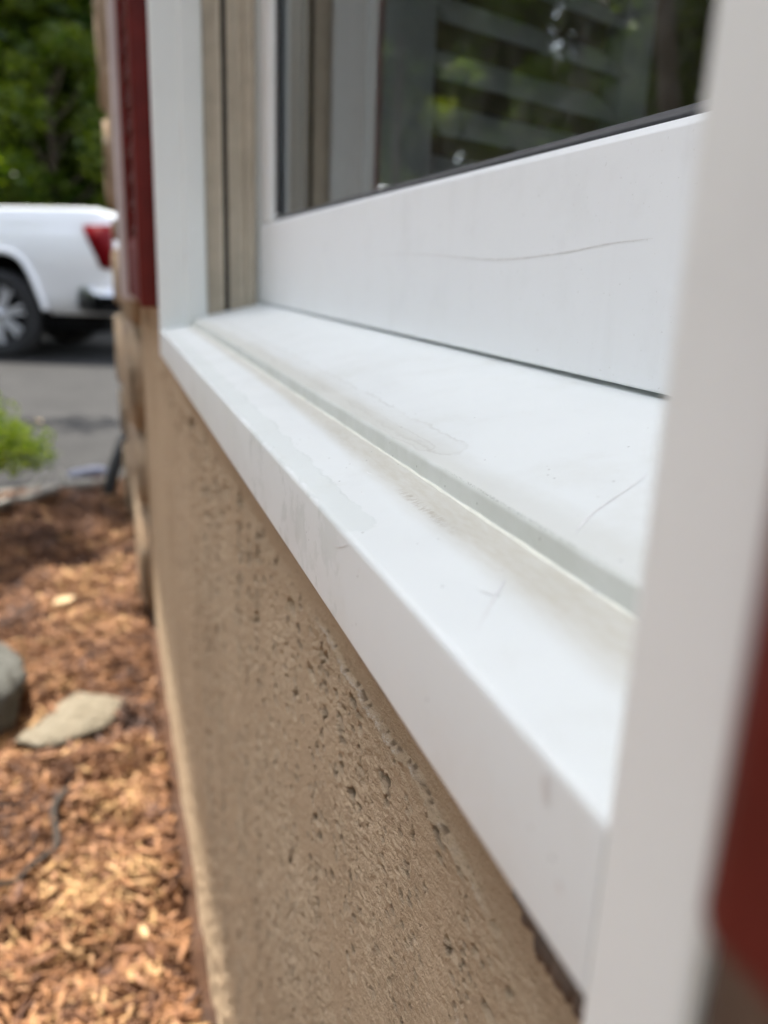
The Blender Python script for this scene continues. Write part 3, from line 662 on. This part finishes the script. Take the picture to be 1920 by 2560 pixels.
# arch lips
def arch(uc, y):
    P = [(uc - 0.515, y, 0.47), (uc - 0.49, y, 0.60), (uc - 0.41, y, 0.82), (uc - 0.29, y, 0.945), (uc - 0.15, y, 0.99), (uc, y, 0.995), (uc + 0.15, y, 0.99), (uc + 0.27, y, 0.94), (uc + 0.355, y, 0.82), (uc + 0.44, y, 0.59), (uc + 0.485, y, 0.46)]
    vs, fs = tube(smooth_path(P, 40), 0.030, 8); return mesh('arch', vs, fs, True)
for uc in (0.0, WB):
    for y in (-0.012, WID - 0.028): tp('fender_flare', arch(uc, y), 'car_white')
    for y0, y1 in ((-0.005, 0.345), (WID - 0.39, WID - 0.035)):
        pf = [(a * 0.975, 0.30 + (c - 0.30) * 0.975) for a, c in prof_]; n = len(pf)
        tp('wheel_liner', mesh('liner', [(uc + a, y0, c) for a, c in pf] + [(uc + a, y1, c) for a, c in pf], [(i, i + 1, n + i + 1, n + i) for i in range(n - 1)], True), 'car_black')
    for y in (0.34, WID - 0.40): tp('wheel_well', box(uc - 0.52, uc + 0.49, min(y, y + 0.03), max(y, y + 0.03), 0.35, 0.99), 'car_black')
tp('underbody', box(-4.4, 1.0, 0.12, WID - 0.16, 0.26, 0.52, 0.03), 'car_black')
# cab
cv = [(-0.86, 1.36, .03), (-0.98, 1.90, .20), (-2.55, 1.93, .22), (-3.28, 1.26, .06)]
vs = [(u, i, h) for u, h, i in cv] + [(u, WID - 0.04 - i, h) for u, h, i in cv]; n = 4
cab = mesh('cab', vs, [(0, 1, 5, 4), (1, 2, 6, 5), (2, 3, 7, 6), (3, 0, 4, 7), (3, 2, 1, 0), (4, 5, 6, 7)])
bb = bmesh.new(); bb.from_mesh(cab); bmesh.ops.recalc_face_normals(bb, faces=bb.faces[:]); bmesh.ops.bevel(bb, geom=bb.edges[:], offset=0.06, segments=3, affect='EDGES')
for f in bb.faces: f.smooth = True
tp('cab', bb, 'car_white')
def pane(pts, off):
    return mesh('pane', [Vector(p) + Vector(off) for p in pts], [tuple(range(len(pts)))])
def cabside(u, h):                              # inset of the cab flank at height h
    k = (h - 1.30) / 0.61; return 0.045 + 0.165 * k
for sgn in (0, 1):
    for P in ([(-1.10, 1.42), (-1.16, 1.80), (-1.75, 1.82), (-1.75, 1.42)], [(-1.85, 1.42), (-1.85, 1.82), (-2.46, 1.82), (-2.86, 1.42)]):
        q = [(u, cabside(u, h) - 0.012 if sgn == 0 else WID - 0.04 - cabside(u, h) + 0.012, h) for u, h in P]
        tp('side_window', pane(q, (0, 0, 0)), 'car_glass')
tp('windscreen', pane([(-3.20, 0.18, 1.37), (-2.66, 0.30, 1.86), (-2.66, WID - .34, 1.86), (-3.20, WID - .22, 1.37)], (-0.035, 0, 0.03)), 'car_glass')
for u in (-0.98, -1.95): 
    d_ = tp('door', box(u - 0.86 if u > -1.5 else u - 0.98, u - 0.03, -0.0265, -0.0185, 0.62, 1.24, 0.003), 'car_white')
    obj('handle', box(u - 0.25, u - 0.07, -0.05, -0.027, 1.10, 1.135, 0.008), 'car_white', d_, True)
tp('mirror', box(-2.95, -2.78, -0.26, -0.04, 1.30, 1.52, 0.04), 'car_white')
# wheels
def lathe_y(prof, seg=40):
    vs, fs = [], []; n = len(prof)
    for k in range(seg):
        a = 2 * math.pi * k / seg
        for r, y in prof: vs.append((r * math.cos(a), y, r * math.sin(a)))
    for k in range(seg):
        k2 = (k + 1) % seg
        for i in range(n - 1): fs.append((k * n + i, k * n + i + 1, k2 * n + i + 1, k2 * n + i))
    return mesh('lathe', vs, fs, True)
TY = lathe_y([(0.290, 0.02), (0.300, -0.005), (0.36, -0.012), (0.398, 0.0), (0.41, 0.03), (0.41, 0.24), (0.395, 0.27), (0.30, 0.275), (0.285, 0.25)])
RM = lathe_y([(0.0, 0.10), (0.20, 0.11), (0.268, 0.06), (0.272, 0.0), (0.292, -0.004), (0.295, 0.02), (0.288, 0.25)])
bb = bmesh.new()
for k in range(7):
    a0 = 2 * math.pi * k / 7 + 0.2
    for s_ in (-0.13, 0.13):
        a1 = a0 + s_
        for (r0, r1, w0, w1) in [(0.03, 0.275, 0.020, 0.016)]:
            dr = Vector((math.cos(a1), 0, math.sin(a1))); tn = Vector((-math.sin(a1), 0, math.cos(a1)))
            q = [dr * r0 + tn * w0 + Vector((0, 0.03, 0)), dr * r0 - tn * w0 + Vector((0, 0.03, 0)), dr * r1 - tn * w1 + Vector((0, 0.0, 0)), dr * r1 + tn * w1 + Vector((0, 0.0, 0))]
            f_ = [bb.verts.new(p) for p in q]; k_ = [bb.verts.new(p + Vector((0, 0.05, 0))) for p in q]
            bb.faces.new(f_); bb.faces.new(list(reversed(k_)))
            for i in range(4): bb.faces.new((f_[i], k_[i], k_[(i + 1) % 4], f_[(i + 1) % 4]))
bmesh.ops.recalc_face_normals(bb, faces=bb.faces[:]); SP = bpy.data.meshes.new('spokes'); bb.to_mesh(SP); bb.free()
HUBM = lathe_y([(0.0, -0.005), (0.05, -0.003), (0.06, 0.02), (0.06, 0.1)], 20); DK = lathe_y([(0.0, 0.09), (0.27, 0.085)], 30)
for m_, k_ in ((TY, 'tyre_rubber'), (RM, 'car_dark_plastic'), (SP, 'rim_alloy'), (HUBM, 'chrome'), (DK, 'car_black')): m_.materials.append(MT[k_])
for uc in (0.0, WB):
    for side in (0, 1):
        w = bpy.data.objects.new('wheel', None); COL.objects.link(w); w.parent = TR; w.location = (uc, 0.0 if side == 0 else WID - 0.04, 0.41); w.rotation_euler = (0, 0, 0 if side == 0 else math.pi)
        for nme, m_ in (('tyre', TY), ('rim', RM), ('spokes', SP), ('hub_cap', HUBM), ('brake_disc', DK)):
            o = bpy.data.objects.new(nme, m_); COL.objects.link(o); o.parent = w
# tail lamps, bumper
def prism(P, y0, y1, bev=0.01):
    b = bmesh.new(); f_ = [b.verts.new((u, y0, h)) for u, h in P]; k_ = [b.verts.new((u, y1, h)) for u, h in P]; n = len(P)
    b.faces.new(f_); b.faces.new(list(reversed(k_)))
    for i in range(n): b.faces.new((f_[i], k_[i], k_[(i + 1) % n], f_[(i + 1) % n]))
    bmesh.ops.recalc_face_normals(b, faces=b.faces[:])
    if bev:
        bmesh.ops.bevel(b, geom=b.edges[:], offset=bev, segments=2, affect='EDGES')
        for f in b.faces: f.smooth = True
    return b
for y0, y1 in ((-0.025, 0.10), (WID - 0.14, WID - 0.015)):
    tp('tail_light', prism([(0.885, 1.235), (1.145, 1.25), (1.13, 0.85), (1.03, 0.86), (0.955, 1.02)], y0 + 0.003, y1, 0.012), 'lamp_red')
bp = tp('rear_bumper', prism([(0.80, 0.69), (1.30, 0.71), (1.31, 0.46), (1.05, 0.44), (0.78, 0.47)], -0.035, WID - 0.01, 0.03), 'chrome')
obj('step_recess', prism([(0.93, 0.605), (1.26, 0.61), (1.26, 0.50), (0.95, 0.485)], -0.039, -0.030, 0.002), 'car_black', bp, True)
tp('front_bumper', box(-4.86, -4.55, 0.02, WID - 0.06, 0.42, 0.72, 0.06), 'chrome'); tp('grille', box(-4.76, -4.60, 0.35, WID - 0.39, 0.74, 1.08, 0.02), 'car_dark_plastic')
for y in (0.1, WID - 0.36): tp('headlight', box(-4.74, -4.50, y, y + 0.22, 0.80, 1.02, 0.03), 'lamp_clear')
tp('tailgate', box(1.085, 1.135, 0.12, WID - 0.16, 0.76, 1.34, 0.02), 'car_white')

# ================================================================ PLANTS
def foliage(clumps, per, size, seed, flat=0.6):
    """many leaf quads spread through clump volumes; returns mesh with a per-leaf tone"""
    r = np.random.default_rng(seed); V = []; T = []
    for (c, rad) in clumps:
        n = int(per * rad ** 2); d = r.normal(size=(n, 3)); d /= np.linalg.norm(d, axis=1)[:, None]
        p = np.array(c) + d * (rad * (r.random(n) ** 0.45))[:, None] * np.array([1, 1, flat + 0.2])
        a = r.normal(size=(n, 3)); a /= np.linalg.norm(a, axis=1)[:, None]; a[:, 2] *= 0.7
        b_ = np.cross(a, r.normal(size=(n, 3))); b_ /= np.linalg.norm(b_, axis=1)[:, None] + 1e-9
        s = size * (0.6 + 0.8 * r.random(n))[:, None]
        V.append(np.stack([p - a * s, p + b_ * s * 0.42 + a * s * 0.1, p + a * s, p - b_ * s * 0.42 + a * s * 0.1], 1)); T.append(np.clip(r.normal(0.5, 0.25, n) + r.normal(0, .15), 0, 1))
    V = np.concatenate(V); T = np.concatenate(T); n = len(V)
    me = bpy.data.meshes.new('leaves'); me.vertices.add(n * 4); me.vertices.foreach_set('co', V.astype(np.float32).ravel())
    me.loops.add(n * 4); me.loops.foreach_set('vertex_index', np.arange(n * 4, dtype=np.int32)); me.polygons.add(n)
    me.polygons.foreach_set('loop_start', np.arange(n, dtype=np.int32) * 4); me.polygons.foreach_set('loop_total', np.full(n, 4, np.int32)); me.update(calc_edges=True)
    a = me.attributes.new('tone', 'FLOAT', 'POINT'); a.data.foreach_set('value', np.repeat(T, 4).astype(np.float32)); return me
def tree_meshes(seed, h, spread, base, nclump, leafmat, per=520, size=0.15):
    r = random.Random(seed); tv, tf = [], []
    def add(P, Rr, seg=8):
        vs, fs = tube(P, Rr, seg); o = len(tv); tv.extend(vs); tf.extend([tuple(i + o for i in f) for f in fs])
    top = Vector((r.uniform(-.4, .4), r.uniform(-.4, .4), h * 0.86)); P = smooth_path([(0, 0, -0.15), (r.uniform(-.15, .15), r.uniform(-.15, .15), h * .3), top * 0.7 + Vector((r.uniform(-.2, .2), 0, 0)), top], 14)
    add(P, [0.17 * (h / 8) * (1 - 0.85 * i / 14) + 0.015 for i in range(15)]); cl = []
    for k in range(nclump):
        z = base + (h - base) * (k + 0.5) / nclump; a = k * 2.4 + r.uniform(-.5, .5); u = (z - base) / (h - base)
        rr = spread * (0.35 + 0.75 * math.sin(math.pi * min(1, 0.18 + u * 0.8))) * r.uniform(0.45, 1.0)
        c = Vector((math.cos(a) * rr, math.sin(a) * rr, z)); s = P[min(14, int(14 * max(0.1, (z - 0.18 * h) / (h * .86))))]
        add([s, (s + c) / 2 + Vector((0, 0, -0.15)), c], [0.05, 0.035, 0.012], 6); cl.append((tuple(c), r.uniform(0.55, 1.0) * spread * 0.42))
    return mesh('trunk', tv, tf, True), foliage(cl, per, size, seed + 100), leafmat
TM = [tree_meshes(1, 9.0, 2.6, 0.7, 34, 'leaf_tree'), tree_meshes(2, 11.0, 2.9, 0.9, 40, 'leaf_tree'), tree_meshes(3, 8.0, 2.5, 0.6, 32, 'leaf_tree_light')]
for a, b_, c in TM: a.materials.append(MT['bark']); b_.materials.append(MT[c])
def tree(k, x, y, sc, rz, label):
    t = thing('tree', label, 'tree', (x, y, G0), 'trees across the driveway'); t.scale = (sc, sc, sc); t.rotation_euler = (0, 0, rz)
    for nm_, m_ in (('trunk', TM[k][0]), ('crown', TM[k][1])):
        o = bpy.data.objects.new(nm_, m_); COL.objects.link(o); o.parent = t
TREES = [(0, 15.3, 2.5, 1.0, 0.3, 'dark leafy tree directly above the truck bed, left of the wall'),
         (1, 18.5, -1.2, 1.05, 1.9, 'tall dark tree mostly hidden behind the stone house corner'),
         (2, 17.6, 3.0, 1.15, 2.6, 'brighter green tree at the left edge behind the truck'),
         (1, 15.0, 5.6, 0.72, 4.0, 'tall tree reflected in the left part of the window glass'),
         (0, 13.6, 8.2, 1.0, 5.1, 'leafy tree reflected behind the louvres, left of centre'),
         (2, 11.6, 10.2, 1.05, 0.9, 'bright leafy tree reflected behind the louvres, right of centre'),
         (1, 9.4, 11.6, 0.9, 2.2, 'tree reflected at the right end of the window glass'),
         (0, 6.6, 12.6, 1.0, 3.3, 'leafy tree off to the left, far along the yard'),
         (0, 16.0, 12.5, 1.35, 0.1, 'large dark tree farther back in the yard')]
SMALL = [(2, 13.9, 0.6, 0.50, 0.4, 'small bright tree just behind the truck tailgate'), (2, 14.2, 2.2, 0.56, 1.7, 'small bright tree behind the truck at the left edge'), (2, 12.9, 4.7, 0.50, 2.8, 'small bright tree behind the truck cab'),
         (0, 11.7, 6.5, 0.46, 3.9, 'small tree beyond the truck hood'), (2, 10.2, 8.0, 0.52, 5.0, 'small bright tree reflected right of the louvres'), (2, 8.4, 9.2, 0.56, 0.2, 'small bright tree reflected beside the near jamb')]
TREES += SMALL + [(2, 15.6, -1.3, 1.1, 0.9, 'bushy tree whose crown reaches out past the stone corner'), (1, 22.0, 1.6, 1.25, 0.7, 'tall tree in the back row above the truck bed'), (0, 21.5, 4.6, 1.35, 2.0, 'tall back row tree left of the truck bed'), (2, 23.0, -2.5, 1.5, 3.0, 'back row tree behind the stone house corner'),
          (1, 18.5, 9.6, 1.2, 5.0, 'back row tree behind the left louvres'), (0, 14.5, 14.5, 1.3, 1.5, 'back row tree behind the middle louvres'), (1, 10.5, 16.0, 1.2, 2.9, 'back row tree behind the right louvres'),
          (2, 6.8, 17.0, 1.4, 0.2, 'back row tree at the right end of the glass'), (1, 3.2, 13.5, 1.1, 5.5, 'unseen tree added across the yard facing the window'), (0, 0.2, 14.5, 1.2, 0.8, 'unseen tree added across the yard just behind the camera'),
          (2, -3.5, 13.2, 1.2, 3.7, 'unseen tree added across the yard well behind the camera'), (1, -7.5, 11.0, 1.1, 1.2, 'unseen tree added at the back left corner of the yard'), (0, -11.0, 6.5, 1.2, 4.6, 'unseen tree added to close the yard behind the camera')]  # unseen yard trees added to block low sky light
for a in TREES: tree(*a)
# open limb tree beside the drive: its thin high crown dapples the asphalt
rq = random.Random(31); dt = thing('dapple_tree', 'tall thin tree left of the drive with a high open crown', 'tree', (7.6, 5.4, G0)); tv, tf = [], []
def addb(P, Rr):
    vs, fs = tube(P, Rr, 8); o = len(tv); tv.extend(vs); tf.extend([tuple(i + o for i in f) for f in fs])
addb(smooth_path([(0, 0, -0.1), (0.1, -0.2, 2.5), (0.0, -0.9, 4.6), (0.2, -2.0, 6.2)], 14), [0.14 - 0.007 * i for i in range(15)]); cl = []
for k in range(17):
    c = (rq.uniform(-2.4, 1.4), rq.uniform(-4.6, -1.4), rq.uniform(5.6, 7.0)); cl.append((c, rq.uniform(0.3, 0.6)))
    addb([(0.1, -1.4, 5.3), (c[0] * .5, (c[1] - 1.4) * .5, 5.7), c], [0.05, 0.03, 0.008])
obj('trunk', mesh('trunk', tv, tf, True), 'bark', dt, True); obj('crown', foliage(cl, 420, 0.10, 32), 'leaf_tree_light', dt, True)
# dark understorey
for i, (x, y, s_) in enumerate([(14.2, -0.6, 1.0), (14.4, 1.2, 1.15), (14.2, 2.9, 1.0), (14.3, 4.8, 1.1), (13.2, 6.6, 1.0), (12.0, 8.4, 1.1)]):
    if i == 0:
        r = random.Random(9); cl = [((r.uniform(-.8, .8), r.uniform(-.9, .9), r.uniform(.3, 1.5)), r.uniform(.35, .6)) for _ in range(16)]
        HM = foliage(cl, 260, 0.12, 77); HM.materials.append(MT['leaf_tree']); sv, sf = [], []
        for c, _ in cl:
            vs, fs = tube([(0, 0, -.1), (c[0] * .4, c[1] * .4, c[2] * .5), c], [0.03, 0.02, 0.006], 5); o_ = len(sv); sv += vs; sf += [tuple(k + o_ for k in f) for f in fs]
        HS = mesh('stems', sv, sf, True); HS.materials.append(MT['bark'])
    t = thing('hedge_shrub', ['dark shrub under the trees, nearest the house corner', 'dark shrub right behind the truck bed', 'dark shrub behind the truck at the left edge', 'dark shrub behind the truck cab', 'dark shrub beyond the front of the truck', 'dark shrub farthest along the drive'][i], 'shrub', (x, y, G0), 'shrubs under the trees')
    t.scale = (s_, s_, s_ * 1.05); t.rotation_euler = (0, 0, i * 1.3)
    for nm_, m_ in (('stems', HS), ('foliage', HM)):
        o = bpy.data.objects.new(nm_, m_); COL.objects.link(o); o.parent = t
def bush(name, label, loc, rx, h, leaf, seed, size, n=18):
    t = thing(name, label, 'bush', loc, None); r = random.Random(seed); cl = []; sv, sf = [], []
    for k in range(n):
        a = r.uniform(0, 6.28); q = rx * math.sqrt(r.random()) * 0.8; z = h * r.uniform(0.35, 0.92) * (1 - 0.35 * (q / rx) ** 2)
        c = (math.cos(a) * q, math.sin(a) * q, z); cl.append((c, rx * r.uniform(.22, .38)))
        vs, fs = tube([(0, 0, -.03), (c[0] * .5, c[1] * .5, z * .5), c], [0.008, 0.006, 0.002], 5); o_ = len(sv); sv += vs; sf += [tuple(i + o_ for i in f) for f in fs]
    obj('stems', mesh('stems', sv, sf, True), 'bark', t, True); obj('foliage', foliage(cl, 9000 * (0.2 / rx) ** 0.3, size, seed), leaf, t, True)
bush('lime_bush', 'bright lime green bush at the left edge near the asphalt', (3.26, 0.53, -0.05), 0.32, 0.33, 'leaf_bush', 5, 0.020, 44)
bush('garden_bush', 'dark green bush at the left edge shading the mulch', (2.22, 0.44, 0.0), 0.17, 0.30, 'leaf_shade_bush', 8, 0.022, 20)

# clipped standard shrub, left of the frame, whose head shades the mulch
st_ = thing('standard_shrub', 'clipped round headed shrub on a thin stem left of the bed', 'shrub', (2.95, 0.68, -0.02)); rq = random.Random(12)
vs, fs = tube(smooth_path([(0, 0, -0.05), (0.02, 0.01, 0.8), (0, 0, 1.65)], 12), 0.014, 8); obj('stem', mesh('stem', vs, fs, True), 'bark', st_, True)
obj('crown', foliage([((rq.uniform(-.17, .17), rq.uniform(-.17, .17), 1.72 + rq.uniform(-.16, .18)), rq.uniform(.10, .15)) for _ in range(34)], 22000, 0.028, 15), 'leaf_shade_bush', st_, True)
# ================================================================ STONES, EDGING, ODDS AND ENDS
def rock(name, label, cat, loc, size, rz, mat, seed, flat=False, group=None, cuts=10):
    b = bmesh.new(); bmesh.ops.create_icosphere(b, subdivisions=4, radius=1.0); r = np.random.default_rng(seed)
    pl_ = r.normal(size=(cuts, 3)); pl_ /= np.linalg.norm(pl_, axis=1)[:, None]; dd = r.uniform(0.62, 0.9, cuts)
    for v in b.verts:
        c = np.array(v.co)
        for p, d_ in zip(pl_, dd):
            k = c @ p - d_
            if k > 0: c = c - p * k * 0.92
        s_ = 1 + 0.16 * (float(vnoise(np.array([c[0] * 9 + 20]), np.array([c[1] * 9 + c[2] * 7 + 30]), seed + 1)[0]) - 0.5) + 0.05 * (float(vnoise(np.array([c[0] * 4 + 20]), np.array([c[1] * 4 + c[2] * 3 + 30]), seed)[0]) - 0.5)
        v.co = Vector((c[0] * size[0] * s_, c[1] * size[1] * s_, max(c[2], -0.6) * size[2] * s_))
    for f in b.faces: f.smooth = True
    o = obj(name, b, mat); o.location = loc; o.rotation_euler = (0, 0, rz); return tag(o, label, cat, group)
rock('rock', 'rounded grey rock half out of frame on the mulch at left', 'rock', (1.37, 0.285, 0.04), (0.145, 0.125, 0.090), 0.5, 'rock_grey', 4)
rock('flat_rock', 'flat tan rock sunk in the mulch near the wall', 'rock', (1.30, 0.080, -0.002), (0.115, 0.075, 0.034), -0.55, 'rock_tan', 12)
simple('dead_branch', (0.19, 0.18, 0.155), 0.85, 0.3, 30, 0.4, 0.004)
def branch(label, ctrl, r0, side):
    P = smooth_path([(x, y, float(bed_z(x, y)) + h) for x, y, h in ctrl], 26); tv, tf = [], []
    def add(Q, rr):
        vs, fs = tube(Q, rr, 8); o = len(tv); tv.extend(vs); tf.extend([tuple(i + o for i in f) for f in fs])
    add(P, [r0 * (1.1 - 0.5 * i / 26) * (1 + 0.12 * ((i * 7) % 3 - 1)) for i in range(27)])
    for k, d in side: add([P[k], P[k] + Vector(d) * 0.5 + Vector((0, 0, 0.01)), P[k] + Vector(d)], [r0 * 0.6, r0 * 0.45, r0 * 0.2])
    tag(obj('fallen_branch', mesh('branch', tv, tf, True), 'dead_branch'), label, 'branch', 'fallen branches at the bed edge')
branch('long pale fallen branch reaching almost to the black pipe', [(2.78, 0.62, 0.02), (2.80, 0.36, 0.022), (2.80, 0.2, 0.02), (2.84, 0.03, 0.022)], 0.021, [(14, (0.12, -0.06, 0.03)), (20, (0.16, 0.03, 0.02))])
branch('curved pale fallen branch at the left edge, nearer the camera', [(2.42, 0.58, 0.02), (2.53, 0.37, 0.03), (2.62, 0.27, 0.025), (2.70, 0.17, 0.02)], 0.020, [(12, (-0.05, -0.10, 0.03))])
t = NT('slate_blue'); MT['slate_blue'] = t.fin(t.ramp(t.noise(14, 5), [(0.3, (0.10, 0.11, 0.16)), (0.7, (0.18, 0.20, 0.28))]), 0.45)
rock('slate_stone', 'bluish flat stone lying at the bed edge', 'stone', (3.13, 0.085, -0.012), (0.035, 0.075, 0.024), 0.1, 'slate_blue', 31)
pp = smooth_path([(2.78, -0.066, zr(-0.525)), (2.765, -0.045, zr(-0.545)), (2.735, -0.018, zr(-0.600)), (2.712, 0.004, zr(-0.66)), (2.700, 0.022, zr(-0.735))], 22)
pt = thing('drain_pipe', 'thin black drain pipe bending from the house corner to the mulch', 'pipe', (2.70, 0.02, 0.0))
vs, fs = tube(pp, [0.020 + (0.0016 if i % 2 else 0) for i in range(23)], 12); obj('hose', mesh('pipe', vs, fs, True), 'black_pipe', pt)
vs, fs = tube([pp[0] + Vector((0.006, -0.01, 0.008)), pp[0] + Vector((-0.004, 0.008, -0.006))], 0.027, 14); obj('collar', mesh('collar', vs, fs, True), 'black_pipe', pt)
tw = smooth_path([(1.08, 0.085, 0.022), (1.02, 0.098, 0.026), (0.965, 0.092, 0.022), (0.93, 0.105, 0.024), (0.90, 0.14, 0.022), (0.87, 0.18, 0.02)], 30)
vs, fs = tube([p + Vector((0, 0, float(bed_z(p.x, p.y)) - 0.008)) for p in tw], [0.0055 - 0.0001 * i for i in range(31)], 7)
simple('shadow_stick_brown', (0.030, 0.022, 0.016), 0.9, 0.4, 40)
tag(obj('shadow_stick', mesh('shadow_stick', vs, fs, True), 'shadow_stick_brown'), 'crooked dark stick standing in for a branch shadow at lower left', 'shadow_stick')  # dark stick modelled in place of a thin branch shadow
def leaf(label, loc, s_, rz, tilt):
    P = [(-1, 0, 0), (-.5, .32, .06), (0, .42, .1), (.5, .3, .05), (1, 0, 0), (.5, -.3, .08), (0, -.42, .12), (-.5, -.32, .05), (0, 0, 0)]
    vs = [(a * s_, b_ * s_, c * s_) for a, b_, c in P]; fs = [(i, (i + 1) % 8, 8) for i in range(8)]; vs2 = [(a, b_, c - 0.001) for a, b_, c in vs]
    o = obj('fallen_leaf', mesh('leaf', vs + vs2, fs + [tuple(reversed([k + 9 for k in f])) for f in fs], True), 'dead_leaf'); o.location = loc; o.rotation_euler = (tilt, 0, rz); tag(o, label, 'leaf', 'fallen leaves')
leaf('pale dry leaf on the asphalt above the lime bush', (5.15, 0.40, -0.165), 0.05, 0.4, 0.3)
leaf('pale leaf on the sunny mulch, left of the bush shadow', (2.25, 0.135, 0.025), 0.035, 1.2, 0.4)
leaf('pale leaf on the mulch between the bush shadow and the flat rock', (1.78, 0.115, 0.025), 0.028, 2.2, -0.3)
leaf('yellow leaf on the mulch near the foot of the wall', (0.78, -0.005, 0.02), 0.011, 0.2, 0.3)
